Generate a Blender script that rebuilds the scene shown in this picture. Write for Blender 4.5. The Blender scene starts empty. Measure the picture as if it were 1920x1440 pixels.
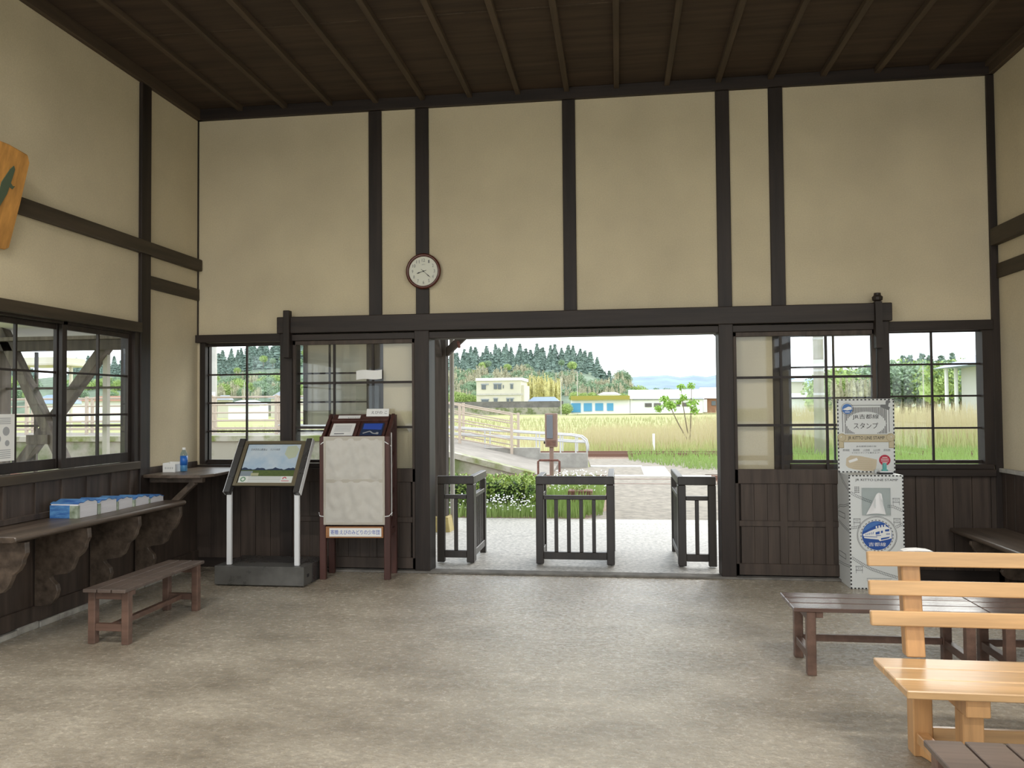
import bpy, bmesh, math, random
from mathutils import Vector, Matrix
random.seed(7)
R = random.random
def rr(a, b): return a + (b - a) * random.random()
sc = bpy.context.scene
C = sc.collection
# ------------------------------------------------------------------ camera
CAM = Vector((0, -7.354, 1.52)); F = 1500.0; YAW, PIT, ROL = 0.13179, 0.028747, -0.008189
f_ = Vector((-math.sin(YAW)*math.cos(PIT), math.cos(YAW)*math.cos(PIT), math.sin(PIT)))
r0 = Vector((math.cos(YAW), math.sin(YAW), 0)); u0 = r0.cross(f_)
r_ = math.cos(ROL)*r0 + math.sin(ROL)*u0; u_ = -math.sin(ROL)*r0 + math.cos(ROL)*u0
cd = bpy.data.cameras.new('camera'); cam = bpy.data.objects.new('camera', cd); C.objects.link(cam)
cam.matrix_world = Matrix(((r_.x, u_.x, -f_.x, CAM.x), (r_.y, u_.y, -f_.y, CAM.y), (r_.z, u_.z, -f_.z, CAM.z), (0, 0, 0, 1)))
cd.sensor_width = 36; cd.lens = F/1920*36; cd.clip_start = 0.05; cd.clip_end = 6000
sc.camera = cam
def at(px, py, Y):
    """surveyed point of the place: where the sight line of a photo pixel meets the vertical plane y = Y"""
    v = f_ + r_*((px-960)/F) + u_*((720-py)/F)
    return CAM + v*((Y-CAM.y)/v.y)
# ------------------------------------------------------------------ light
sc.view_settings.view_transform = 'Standard'; sc.view_settings.look = 'None'
sc.view_settings.exposure = 0.85; sc.view_settings.gamma = 1; sc.view_settings.use_curve_mapping = False
sc.cycles.use_denoising = True; sc.cycles.max_bounces = 10; sc.cycles.diffuse_bounces = 6
sc.cycles.transparent_max_bounces = 16; sc.cycles.sample_clamp_indirect = 6
w = bpy.data.worlds.new('overcast_sky'); sc.world = w; w.use_nodes = True
nt = w.node_tree; bg = nt.nodes['Background']
bg.inputs['Color'].default_value = (0.90, 0.96, 1.0, 1); bg.inputs['Strength'].default_value = 1.35
sun = bpy.data.lights.new('sun', 'SUN'); sun.energy = 1.3; sun.angle = math.radians(38); sun.color = (1, 0.95, 0.86)
so = bpy.data.objects.new('sun', sun); C.objects.link(so); so.rotation_euler = Vector((-0.38, -0.78, -0.55)).to_track_quat('-Z', 'Y').to_euler()
# ------------------------------------------------------------------ materials
def mat(name, col, rough=0.7, metal=0.0, var=0.0, scale=6.0, stretch=(1, 1, 1), bump=0.0, col2=None, spec=0.5, detail=6, rvar=0.0, lo=0.35, hi=0.65):
    m = bpy.data.materials.new(name); m.use_nodes = True; n = m.node_tree.nodes; l = m.node_tree.links
    b = n['Principled BSDF']; b.inputs['Roughness'].default_value = rough; b.inputs['Metallic'].default_value = metal
    b.inputs['Specular IOR Level'].default_value = spec; b.inputs['Base Color'].default_value = (*col, 1)
    if var or col2 or bump or rvar:
        tc = n.new('ShaderNodeTexCoord'); mp = n.new('ShaderNodeMapping'); mp.inputs['Scale'].default_value = stretch
        l.new(tc.outputs['Object'], mp.inputs['Vector'])
        no = n.new('ShaderNodeTexNoise'); no.inputs['Scale'].default_value = scale; no.inputs['Detail'].default_value = detail; no.inputs['Roughness'].default_value = 0.62
        l.new(mp.outputs[0], no.inputs['Vector'])
        cr = n.new('ShaderNodeValToRGB'); cr.color_ramp.elements[0].position = lo; cr.color_ramp.elements[1].position = hi
        c2 = col2 if col2 else tuple(c*(1+var) for c in col); c1 = col if col2 else tuple(c*(1-var) for c in col)
        cr.color_ramp.elements[0].color = (*c1, 1); cr.color_ramp.elements[1].color = (*c2, 1)
        l.new(no.outputs['Fac'], cr.inputs[0]); l.new(cr.outputs[0], b.inputs['Base Color'])
        if bump:
            bp = n.new('ShaderNodeBump'); bp.inputs['Strength'].default_value = bump; bp.inputs['Distance'].default_value = 0.01
            l.new(no.outputs['Fac'], bp.inputs['Height']); l.new(bp.outputs[0], b.inputs['Normal'])
        if rvar:
            mr = n.new('ShaderNodeMapRange'); mr.inputs['To Min'].default_value = rough-rvar; mr.inputs['To Max'].default_value = rough+rvar
            mr.inputs['From Min'].default_value = 0.3; mr.inputs['From Max'].default_value = 0.7
            l.new(no.outputs['Fac'], mr.inputs[0]); l.new(mr.outputs[0], b.inputs['Roughness'])
    return m
def wood(name, col, rough=0.5, var=0.35, axis=2, scale=9, spec=0.4, bump=0.15):
    s = [14, 14, 14]; s[axis] = 0.9
    return mat(name, col, rough, 0, var, scale/9, tuple(s), bump, spec=spec, detail=8)
M = {}
# plaster: two scales of stain
def plaster(name, col, dark):
    m = bpy.data.materials.new(name); m.use_nodes = True; n = m.node_tree.nodes; l = m.node_tree.links; b = n['Principled BSDF']
    b.inputs['Roughness'].default_value = 0.9; b.inputs['Specular IOR Level'].default_value = 0.2
    tc = n.new('ShaderNodeTexCoord')
    a = n.new('ShaderNodeTexNoise'); a.inputs['Scale'].default_value = 1.6; a.inputs['Detail'].default_value = 5
    c = n.new('ShaderNodeTexNoise'); c.inputs['Scale'].default_value = 90; c.inputs['Detail'].default_value = 3
    cr = n.new('ShaderNodeValToRGB'); cr.color_ramp.elements[0].position = 0.3; cr.color_ramp.elements[1].position = 0.62
    cr.color_ramp.elements[0].color = (*dark, 1); cr.color_ramp.elements[1].color = (*col, 1)
    mx = n.new('ShaderNodeMixRGB'); mx.blend_type = 'MULTIPLY'; mx.inputs[0].default_value = 0.22
    bp = n.new('ShaderNodeBump'); bp.inputs['Strength'].default_value = 0.12; bp.inputs['Distance'].default_value = 0.006
    l.new(tc.outputs['Object'], a.inputs[0]); l.new(tc.outputs['Object'], c.inputs[0])
    l.new(a.outputs['Fac'], cr.inputs[0]); l.new(cr.outputs[0], mx.inputs[1]); l.new(c.outputs['Fac'], mx.inputs[2])
    l.new(mx.outputs[0], b.inputs['Base Color']); l.new(c.outputs['Fac'], bp.inputs['Height']); l.new(bp.outputs[0], b.inputs['Normal'])
    return m
M['plaster'] = plaster('plaster', (0.675, 0.585, 0.41), (0.59, 0.51, 0.36))
M['post'] = wood('dark_post_wood', (0.021, 0.014, 0.011), 0.55, 0.4, 2)
M['beamx'] = wood('dark_beam_wood', (0.022, 0.015, 0.012), 0.55, 0.4, 0)
M['beamy'] = wood('brown_beam_wood', (0.048, 0.035, 0.022), 0.6, 0.35, 1)
M['wains'] = wood('wainscot_wood', (0.056, 0.040, 0.031), 0.6, 0.35, 2)
M['ceil'] = wood('ceiling_wood', (0.045, 0.028, 0.017), 0.75, 0.3, 0)
M['batten'] = wood('batten_wood', (0.062, 0.042, 0.026), 0.7, 0.3, 1)
M['bench'] = wood('brown_bench_wood', (0.135, 0.078, 0.057), 0.42, 0.3, 1, spec=0.5)
M['benchx'] = wood('brown_bench_wood_lengthwise', (0.11, 0.068, 0.055), 0.2, 0.3, 0, spec=0.6)
M['benchtop'] = wood('worn_grey_brown_slat_wood', (0.115, 0.085, 0.07), 0.42, 0.3, 1, spec=0.5)
M['seat'] = wood('built_in_seat_wood', (0.095, 0.07, 0.052), 0.4, 0.45, 1, spec=0.5)
M['honey'] = wood('honey_wood', (0.56, 0.345, 0.165), 0.32, 0.22, 0, spec=0.5, bump=0.05)
M['honeyz'] = wood('honey_wood_upright', (0.52, 0.29, 0.125), 0.35, 0.22, 2, spec=0.5, bump=0.05)
M['rack'] = wood('reddish_rack_wood', (0.07, 0.028, 0.022), 0.5, 0.3, 2)
M['gate'] = wood('gate_wood', (0.026, 0.02, 0.017), 0.45, 0.3, 2, spec=0.6)
M['canopyw'] = wood('weathered_dark_wood', (0.06, 0.048, 0.042), 0.7, 0.35, 2)
M['brace'] = wood('weathered_grey_wood', (0.13, 0.11, 0.10), 0.8, 0.4, 2)
M['signwood'] = wood('sign_board_wood', (0.50, 0.24, 0.06), 0.5, 0.3, 2)
M['framewood'] = wood('orange_frame_wood', (0.33, 0.15, 0.06), 0.5, 0.2, 0)
def simple(k, c, r=0.6, **kw): M[k] = mat(k, c, r, **kw)
simple('white_paper', (0.78, 0.78, 0.76), 0.7)
simple('cloth', (0.52, 0.50, 0.455), 0.85, var=0.05, scale=8, bump=0.1)
simple('clothband', (0.44, 0.41, 0.35), 0.85)
simple('vinyl', (0.80, 0.80, 0.80), 0.45)
simple('cord', (0.8, 0.8, 0.8), 0.7)
simple('blue_ink', (0.03, 0.08, 0.42), 0.6); simple('black_ink', (0.02, 0.02, 0.022), 0.6)
simple('grey_ink', (0.16, 0.165, 0.17), 0.6); simple('soft_ink', (0.36, 0.37, 0.38), 0.6)
simple('emblem_blue', (0.02, 0.08, 0.33), 0.5); simple('emblem_sky', (0.06, 0.17, 0.45), 0.5)
simple('card', (0.66, 0.68, 0.67), 0.55); simple('card_edge', (0.5, 0.52, 0.52), 0.6)
simple('tan_ink', (0.55, 0.47, 0.34), 0.6); simple('tan_line', (0.42, 0.36, 0.25), 0.6)
simple('ribbon', (0.52, 0.45, 0.30), 0.6); simple('ribbon_dark', (0.30, 0.24, 0.13), 0.6)
simple('red_ink', (0.45, 0.02, 0.05), 0.6); simple('teal', (0.12, 0.38, 0.36), 0.35)
simple('steel', (0.72, 0.73, 0.74), 0.25, spec=0.8); simple('dark_steel', (0.045, 0.043, 0.042), 0.3, spec=0.6, rvar=0.1)
simple('base_steel', (0.09, 0.088, 0.082), 0.32, var=0.25, scale=5, spec=0.6, rvar=0.08)
simple('frame_brass', (0.20, 0.17, 0.11), 0.4, metal=0.6)
simple('photo_sky', (0.30, 0.42, 0.55), 0.4, col2=(0.50, 0.56, 0.60), scale=3); simple('photo_mount', (0.02, 0.035, 0.08), 0.4)
simple('photo_field', (0.05, 0.085, 0.025), 0.4, col2=(0.10, 0.13, 0.035), scale=30, stretch=(1, 6, 6))
simple('photo_white', (0.62, 0.64, 0.60), 0.4); simple('photo_grey', (0.20, 0.24, 0.27), 0.4)
simple('photo_map', (0.42, 0.46, 0.34), 0.4)
simple('photo_tan', (0.36, 0.36, 0.22), 0.4); simple('green_ink', (0.12, 0.25, 0.14), 0.5)
simple('clock_rim', (0.085, 0.018, 0.01), 0.25, spec=0.6); simple('clock_face', (0.66, 0.66, 0.57), 0.5)
simple('black_plastic', (0.015, 0.015, 0.016), 0.35); simple('brochure_blue', (0.015, 0.075, 0.30), 0.4, col2=(0.12, 0.30, 0.55), scale=9, stretch=(1, 1, 5))
simple('brochure_green', (0.06, 0.10, 0.03), 0.5, col2=(0.45, 0.50, 0.42), scale=8); simple('pages', (0.66, 0.65, 0.68), 0.7, var=0.06, scale=3, stretch=(1, 1, 60))
simple('moss_paint', (0.07, 0.10, 0.06), 0.7)
simple('rust', (0.15, 0.06, 0.045), 0.7, var=0.3, scale=20); simple('machine', (0.23, 0.15, 0.12), 0.6, var=0.1)
simple('machine_grey', (0.15, 0.16, 0.19), 0.3, spec=0.7)
simple('concrete', (0.33, 0.315, 0.285), 0.85, var=0.2, scale=3, bump=0.3); simple('apron', (0.36, 0.345, 0.32), 0.5, var=0.42, scale=26, bump=0.5, detail=10)
simple('pole_concrete', (0.50, 0.48, 0.44), 0.85, var=0.1, scale=2)
simple('mosswall', (0.34, 0.32, 0.26), 0.9, col2=(0.14, 0.17, 0.07), scale=1.1, lo=0.45, hi=0.62, bump=0.3)
simple('coping', (0.40, 0.38, 0.32), 0.9, col2=(0.16, 0.19, 0.05), scale=1.7, lo=0.4, hi=0.6, bump=0.3)
simple('asphalt', (0.225, 0.198, 0.16), 0.85, var=0.28, scale=7, bump=0.2); simple('ramp_paving', (0.26, 0.235, 0.205), 0.85, var=0.15, scale=2, bump=0.2)
simple('white_line', (0.80, 0.80, 0.77), 0.7, var=0.08, scale=5); simple('tactile', (0.62, 0.62, 0.47), 0.6, var=0.1, scale=5)
simple('rail', (0.20, 0.11, 0.08), 0.5, metal=0.3); simple('ballast', (0.28, 0.20, 0.15), 0.95, var=0.5, scale=25, bump=0.6)
simple('beige_rail', (0.50, 0.41, 0.33), 0.5); simple('silver', (0.55, 0.55, 0.55), 0.4)
simple('cedar', (0.20, 0.275, 0.235), 0.9, var=0.3, scale=0.6); simple('cedar_far', (0.10, 0.18, 0.15), 0.9, var=0.2, scale=0.4)  # cedar lightened and blued, aerial haze mixed into its colour
simple('broad_light', (0.36, 0.47, 0.16), 0.85, var=0.35, scale=0.9); simple('broad_mid', (0.26, 0.36, 0.225), 0.85, var=0.35, scale=0.8)
simple('bamboo', (0.44, 0.42, 0.29), 0.85, var=0.3, scale=0.5); simple('bamboo_gold', (0.56, 0.52, 0.24), 0.85, var=0.25, scale=0.5)  # bamboo made paler in place of distance haze
simple('hillside', (0.15, 0.20, 0.14), 0.95, var=0.3, scale=0.1); simple('far_hill', (0.20, 0.28, 0.355), 1.0, var=0.15, scale=0.02)  # hillside darkened as shade between trees; far_hill blue stands for haze
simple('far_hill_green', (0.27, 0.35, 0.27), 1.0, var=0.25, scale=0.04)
simple('field', (0.30, 0.32, 0.10), 0.95, col2=(0.38, 0.385, 0.18), scale=0.12, stretch=(0.3, 2, 1)); simple('dirt', (0.33, 0.30, 0.25), 0.95, var=0.2, scale=0.8)
simple('reed', (0.56, 0.49, 0.30), 0.8); simple('reed_green', (0.46, 0.48, 0.21), 0.8); simple('grass', (0.27, 0.38, 0.11), 0.75); simple('straw', (0.40, 0.39, 0.20), 0.8)
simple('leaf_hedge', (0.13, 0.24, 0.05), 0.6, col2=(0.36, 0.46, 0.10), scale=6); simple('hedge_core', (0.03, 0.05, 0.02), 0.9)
simple('petal', (0.85, 0.85, 0.85), 0.6); simple('sapling_leaf', (0.30, 0.50, 0.09), 0.6); simple('bark', (0.20, 0.16, 0.11), 0.9)
simple('house_cream', (0.60, 0.57, 0.47), 0.8, var=0.05, scale=0.3); simple('house_white', (0.86, 0.87, 0.87), 0.7); simple('house_glass', (0.12, 0.14, 0.16), 0.3)
simple('roof_white', (0.66, 0.67, 0.69), 0.6); simple('roof_grey', (0.30, 0.33, 0.37), 0.7); simple('roof_blue', (0.24, 0.32, 0.46), 0.6)
simple('mustard', (0.33, 0.29, 0.06), 0.7); simple('shutter_blue', (0.10, 0.36, 0.62), 0.5); simple('house_brown', (0.30, 0.15, 0.09), 0.8); simple('wall_grey', (0.16, 0.15, 0.14), 0.9, var=0.3, scale=0.5)
simple('soffit', (0.55, 0.55, 0.53), 0.8); simple('board_back', (0.60, 0.57, 0.48), 0.85, var=0.05, scale=2)
simple('concrete_dark', (0.16, 0.15, 0.135), 0.8, var=0.3, scale=7, bump=0.4); simple('yellow_concrete', (0.42, 0.34, 0.14), 0.8, var=0.15, scale=6); simple('stone_sill', (0.36, 0.34, 0.30), 0.85, var=0.3, scale=7, bump=0.3)
def floor_mat():
    m = bpy.data.materials.new('worn_concrete_floor'); m.use_nodes = True; n = m.node_tree.nodes; l = m.node_tree.links; b = n['Principled BSDF']
    tc = n.new('ShaderNodeTexCoord')
    def noise(s, d, st=(1, 1, 1), rough=0.6):
        mp = n.new('ShaderNodeMapping'); mp.inputs['Scale'].default_value = st; l.new(tc.outputs['Object'], mp.inputs[0])
        a = n.new('ShaderNodeTexNoise'); a.inputs['Scale'].default_value = s; a.inputs['Detail'].default_value = d; a.inputs['Roughness'].default_value = rough
        l.new(mp.outputs[0], a.inputs[0]); return a
    big, mid, fine = noise(1.3, 9, (1, 1.6, 1), 0.66), noise(20, 10, (1, 1.1, 1), 0.8), noise(26, 5, (1, 1.3, 1), 0.62)
    cr = n.new('ShaderNodeValToRGB'); cr.color_ramp.elements[0].position = 0.32; cr.color_ramp.elements[1].position = 0.68
    cr.color_ramp.elements[0].color = (0.30, 0.255, 0.19, 1); cr.color_ramp.elements[1].color = (0.59, 0.525, 0.42, 1); l.new(big.outputs['Fac'], cr.inputs[0])
    c2 = n.new('ShaderNodeValToRGB'); c2.color_ramp.elements[0].position = 0.3; c2.color_ramp.elements[1].position = 0.72
    c2.color_ramp.elements[0].color = (0.78, 0.77, 0.76, 1); c2.color_ramp.elements[1].color = (1.15, 1.15, 1.15, 1); l.new(mid.outputs['Fac'], c2.inputs[0])
    mx = n.new('ShaderNodeMixRGB'); mx.blend_type = 'MULTIPLY'; mx.inputs[0].default_value = 1; l.new(cr.outputs[0], mx.inputs[1]); l.new(c2.outputs[0], mx.inputs[2])
    l.new(mx.outputs[0], b.inputs['Base Color'])
    mr = n.new('ShaderNodeMapRange'); mr.inputs['From Min'].default_value = 0.35; mr.inputs['From Max'].default_value = 0.65; mr.inputs['To Min'].default_value = 0.12; mr.inputs['To Max'].default_value = 0.34
    l.new(mid.outputs['Fac'], mr.inputs[0]); l.new(mr.outputs[0], b.inputs['Roughness']); b.inputs['Specular IOR Level'].default_value = 1.0; b.inputs['Coat Roughness'].default_value = 0.07; mc_ = n.new('ShaderNodeMapRange'); mc_.inputs['From Min'].default_value = 0.42; mc_.inputs['From Max'].default_value = 0.60; l.new(fine.outputs['Fac'], mc_.inputs[0]); l.new(mc_.outputs[0], b.inputs['Coat Weight'])
    b1 = n.new('ShaderNodeBump'); b1.inputs['Strength'].default_value = 1.0; b1.inputs['Distance'].default_value = 0.007; l.new(mid.outputs['Fac'], b1.inputs['Height'])
    b2 = n.new('ShaderNodeBump'); b2.inputs['Strength'].default_value = 1.0; b2.inputs['Distance'].default_value = 0.006; l.new(fine.outputs['Fac'], b2.inputs['Height']); l.new(b1.outputs[0], b2.inputs['Normal'])
    l.new(b2.outputs[0], b.inputs['Normal']); l.new(b2.outputs[0], b.inputs['Coat Normal'])
    return m
M['floor'] = floor_mat()
def glass_mat(name, tint=(0.97, 0.98, 0.98), refl=1.0):
    m = bpy.data.materials.new(name); m.use_nodes = True; n = m.node_tree.nodes; l = m.node_tree.links
    n.remove(n['Principled BSDF']); o = n['Material Output']
    t = n.new('ShaderNodeBsdfTransparent'); t.inputs[0].default_value = (*tint, 1); g = n.new('ShaderNodeBsdfGlossy'); g.inputs['Roughness'].default_value = 0.02
    lw = n.new('ShaderNodeLayerWeight'); lw.inputs[0].default_value = 0.5; pw = n.new('ShaderNodeMath'); pw.operation = 'POWER'; pw.inputs[1].default_value = 5
    fr = n.new('ShaderNodeMath'); fr.operation = 'MULTIPLY_ADD'; fr.inputs[1].default_value = 0.6; fr.inputs[2].default_value = 0.025; mx = n.new('ShaderNodeMixShader')
    l.new(lw.outputs['Facing'], pw.inputs[0]); l.new(pw.outputs[0], fr.inputs[0]); l.new(fr.outputs[0], mx.inputs[0]); l.new(t.outputs[0], mx.inputs[1]); l.new(g.outputs[0], mx.inputs[2]); l.new(mx.outputs[0], o.inputs[0])
    return m
M['glass'] = glass_mat('window_glass'); M['plastic'] = glass_mat('clear_plastic', (0.88, 0.9, 0.9)); M['bottle_clear'] = glass_mat('clear_bottle_plastic', (0.75, 0.86, 0.93))
simple('bottle_label', (0.02, 0.13, 0.48), 0.3); simple('bottle_water', (0.18, 0.42, 0.68), 0.15)
# ------------------------------------------------------------------ mesh helpers
class MB:
    def __init__(s): s.v = []; s.f = []
    def add(s, vs, fs):
        k = len(s.v); s.v += [tuple(v) for v in vs]; s.f += [tuple(i+k for i in f) for f in fs]; return s
    def box(s, x0, x1, y0, y1, z0, z1, mtx=None):
        vs = [Vector((x, y, z)) for z in (z0, z1) for y in (y0, y1) for x in (x0, x1)]
        if mtx: vs = [mtx @ v for v in vs]
        return s.add(vs, [(0, 2, 3, 1), (4, 5, 7, 6), (0, 1, 5, 4), (2, 6, 7, 3), (0, 4, 6, 2), (1, 3, 7, 5)])
    def bar(s, p, q, w, h, up=(0, 0, 1)):
        p, q = Vector(p), Vector(q); d = (q-p).normalized(); upv = Vector(up)
        if abs(d.dot(upv)) > 0.99: upv = Vector((0, 1, 0))
        a = d.cross(upv).normalized()*(w/2); b = a.cross(d).normalized()*(h/2)
        vs = [e+i*a+j*b for e in (p, q) for i, j in ((-1, -1), (1, -1), (1, 1), (-1, 1))]
        return s.add(vs, [(0, 1, 2, 3), (7, 6, 5, 4), (0, 4, 5, 1), (1, 5, 6, 2), (2, 6, 7, 3), (3, 7, 4, 0)])
    def prism(s, poly, fn, a, b):
        n = len(poly); vs = [fn(u, v, a) for u, v in poly]+[fn(u, v, b) for u, v in poly]
        fs = [tuple(range(n)), tuple(range(2*n-1, n-1, -1))]+[(i, i+n, (i+1) % n+n, (i+1) % n) for i in range(n)]
        return s.add(vs, fs)
    def tube(s, pts, r, n=8, closed=False):
        pts = [Vector(p) for p in pts]; k0 = len(s.v); rs = r if isinstance(r, (list, tuple)) else [r]*len(pts)
        ref = Vector((0.13, 0.21, 0.97)).normalized()
        for i, p in enumerate(pts):
            d = (pts[min(i+1, len(pts)-1)]-pts[max(i-1, 0)]).normalized()
            a = d.cross(ref)
            if a.length < 0.05: a = d.cross(Vector((1, 0, 0)))
            a.normalize(); b = d.cross(a)
            for j in range(n):
                t = 2*math.pi*j/n; s.v.append(tuple(p+rs[i]*(math.cos(t)*a+math.sin(t)*b)))
        for i in range(len(pts)-1):
            for j in range(n):
                s.f.append((k0+i*n+j, k0+i*n+(j+1) % n, k0+(i+1)*n+(j+1) % n, k0+(i+1)*n+j))
        s.f.append(tuple(k0+j for j in range(n-1, -1, -1))); s.f.append(tuple(k0+(len(pts)-1)*n+j for j in range(n)))
        return s
    def lathe(s, prof, n=24, fn=None):
        fn = fn or (lambda x, y, z: (x, y, z)); k0 = len(s.v)
        for r, z in prof:
            for j in range(n):
                t = 2*math.pi*j/n; s.v.append(tuple(fn(r*math.cos(t), r*math.sin(t), z)))
        for i in range(len(prof)-1):
            for j in range(n): s.f.append((k0+i*n+j, k0+i*n+(j+1) % n, k0+(i+1)*n+(j+1) % n, k0+(i+1)*n+j))
        s.f.append(tuple(k0+j for j in range(n-1, -1, -1))); s.f.append(tuple(k0+(len(prof)-1)*n+j for j in range(n)))
        return s
    def build(s, name, m, parent=None, bevel=0, smooth=False, seg=1):
        me = bpy.data.meshes.new(name); me.from_pydata(s.v, [], s.f); me.update()
        if len(s.f) < 3000:
            bm = bmesh.new(); bm.from_mesh(me); bmesh.ops.recalc_face_normals(bm, faces=bm.faces); bm.to_mesh(me); bm.free()
        for mm in (m if isinstance(m, (list, tuple)) else [m]): me.materials.append(M[mm] if isinstance(mm, str) else mm)
        if smooth:
            for p in me.polygons: p.use_smooth = True
        o = bpy.data.objects.new(name, me); C.objects.link(o)
        if parent: o.parent = parent; o.matrix_parent_inverse = Matrix.Identity(4)
        if bevel:
            b = o.modifiers.new('bevel', 'BEVEL'); b.width = bevel; b.segments = seg; b.limit_method = 'ANGLE'
        return o
def tag(o, label=None, cat=None, group=None, kind=None):
    if label: o['label'] = label
    if cat: o['category'] = cat
    if group: o['group'] = group
    if kind: o['kind'] = kind
    return o
def empty(name, loc=(0, 0, 0), rz=0, label=None, cat=None, group=None, kind=None):
    o = bpy.data.objects.new(name, None); C.objects.link(o); o.location = loc; o.rotation_euler = (0, 0, rz); o.empty_display_size = 0.1
    return tag(o, label, cat, group, kind)
def struct(o, label=None): o['kind'] = 'structure'; return tag(o, label)
def copy_tree(o, parent=None):
    c = o.copy(); C.objects.link(c)
    if parent: c.parent = parent
    for ch in list(o.children): copy_tree(ch, c)
    return c
def XZ(u, v, t): return (u, t, v)      # drawing plane facing -y
# flat artwork in (u,v) on a face: fn maps (u,v,height)
class Art(MB):
    def __init__(s, fn): super().__init__(); s.fn = fn; s.h = 0.0008
    def poly(s, pts): s.h += 0.000004; return s.prism(pts, s.fn, 0, s.h)
    def rect(s, x0, x1, y0, y1): return s.poly([(x0, y0), (x1, y0), (x1, y1), (x0, y1)])
    def disc(s, x, y, r, n=32, ry=None):
        ry = ry or r; return s.poly([(x+r*math.cos(2*math.pi*i/n), y+ry*math.sin(2*math.pi*i/n)) for i in range(n)])
    def ring(s, x, y, r, wd, n=40, ry=None, a0=0, a1=360):
        ry = ry or r; k = [math.radians(a0+(a1-a0)*i/n) for i in range(n+1)]
        for i in range(n):
            a, b = k[i], k[i+1]
            s.poly([(x+(r-wd)*math.cos(a), y+(ry-wd)*math.sin(a)), (x+r*math.cos(a), y+ry*math.sin(a)), (x+r*math.cos(b), y+ry*math.sin(b)), (x+(r-wd)*math.cos(b), y+(ry-wd)*math.sin(b))])
        return s
    def line(s, pts, wd):
        for (a, b), (c, d) in zip(pts, pts[1:]):
            L = math.hypot(c-a, d-b) or 1; nx, ny = -(d-b)/L*wd/2, (c-a)/L*wd/2
            s.poly([(a-nx, b-ny), (c-nx, d-ny), (c+nx, d+ny), (a+nx, b+ny)])
        return s
def face_xz(x0, z0, y):       # artwork plane facing -y; origin x0,z0
    return lambda u, v, h: Vector((x0+u, y-h, z0+v))
def lift(fn, k): return lambda u, v, h: fn(u, v, h+k)
def text(s, x, y, wd, hg, m, fn, parent, name='lettering', shear=0, keep=True, bold=0.0):
    """writing centred at (x, y), fitted to wd x hg"""
    cu = bpy.data.curves.new('t', 'FONT'); cu.body = s; cu.resolution_u = 3; cu.shear = shear; cu.offset = bold
    to = bpy.data.objects.new('t', cu); C.objects.link(to)
    me = bpy.data.meshes.new_from_object(to.evaluated_get(bpy.context.evaluated_depsgraph_get()))
    bpy.data.objects.remove(to); bpy.data.curves.remove(cu)
    vs = [v.co.copy() for v in me.vertices]; fs = [tuple(p.vertices) for p in me.polygons]; bpy.data.meshes.remove(me)
    if not vs: return None
    x0, x1 = min(v.x for v in vs), max(v.x for v in vs); y0, y1 = min(v.y for v in vs), max(v.y for v in vs)
    sx, sy = wd/(x1-x0), hg/(y1-y0)
    mb = MB(); mb.add([fn(x+(v.x-(x0+x1)/2)*sx, y+(v.y-(y0+y1)/2)*sy, 0.0014) for v in vs], fs)
    return mb.build(name, m, parent)
XL, XR, ZC = -4.08, 3.25, 4.36
# ================================================================== ROOM SHELL
struct(MB().box(XL-0.15, XR+0.15, -10.2, 0.03, -0.12, 0.0).build('floor', 'floor'), 'worn grey brown concrete floor with glossy patches')
# back wall plaster (openings: window left, doorway, window right)
WT = 0.11
WL = (-4.0, -2.34); WRt = (1.50, 3.14); WZ = (0.99, 2.17); DO = (-1.75, 0.9)
b = MB()
b.box(XL-0.12, XR+0.12, 0, WT, 2.19, ZC+0.25)
b.box(XL-0.12, WL[0], 0, WT, -0.12, 2.19); b.box(WL[1], DO[0]-0.05, 0, WT, -0.12, 2.19)
b.box(DO[1]+0.05, WRt[0], 0, WT, -0.12, 2.19); b.box(WRt[1], XR+0.12, 0, WT, -0.12, 2.19)
b.box(WL[0], WL[1], 0, WT, -0.12, WZ[0]); b.box(WRt[0], WRt[1], 0, WT, -0.12, WZ[0])
b.box(WL[0], WL[1], 0, WT, WZ[1], 2.19); b.box(WRt[0], WRt[1], 0, WT, WZ[1], 2.19)
struct(b.build('wall_back', 'plaster'), 'cream plaster end wall with the wide doorway')
# left wall: windows between y=-4.4..-0.985
b = MB(); LW = [(-4.45, -2.77), (-2.72, -1.03)]
b.box(XL-WT, XL, -6.2, 0, 2.20, ZC+0.25); b.box(XL-WT, XL, -10.2, -6.2, 4.0, ZC+0.25); b.box(XL-WT, XL, -10.2, 0, 0, 1.02); b.box(XL-WT, XL, -0.985, 0, 1.02, 2.2)  # tall opening behind the view added for more sky light
b.box(XL-WT, XL, -5.6, -4.45, 1.02, 2.2); b.box(XL-WT, XL, -10.2, -8.8, 1.02, 2.2)
struct(b.build('wall_left', 'plaster'))
b = MB()
b.box(XR, XR+WT, -6.2, 0, 2.20, ZC+0.25); b.box(XR, XR+WT, -10.2, -6.2, 4.0, ZC+0.25); b.box(XR, XR+WT, -10.2, 0, 0, 0.95); b.box(XR, XR+WT, -1.6, 0, 0.95, 2.2); b.box(XR, XR+WT, -5.6, -4.9, 0.95, 2.2); b.box(XR, XR+WT, -10.2, -9.2, 0.95, 2.2)  # high rear opening, unseen, added to light the opposite wall
struct(b.build('wall_right', 'plaster'))
b = MB(); b.box(XL, -3.9, -10.2, -10.05, 0, ZC+0.2); b.box(3.1, XR, -10.2, -10.05, 0, ZC+0.2); b.box(-3.9, 3.1, -10.2, -10.05, 4.05, ZC+0.2)  # unseen entrance, opened wide to let more daylight in
struct(b.build('wall_front', 'plaster'))
struct(MB().box(XL-0.15, XR+0.15, -10.25, WT, 4.47, 4.50).build('ceiling', 'ceil'), 'dark stained board ceiling')
cn = [0]
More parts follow.
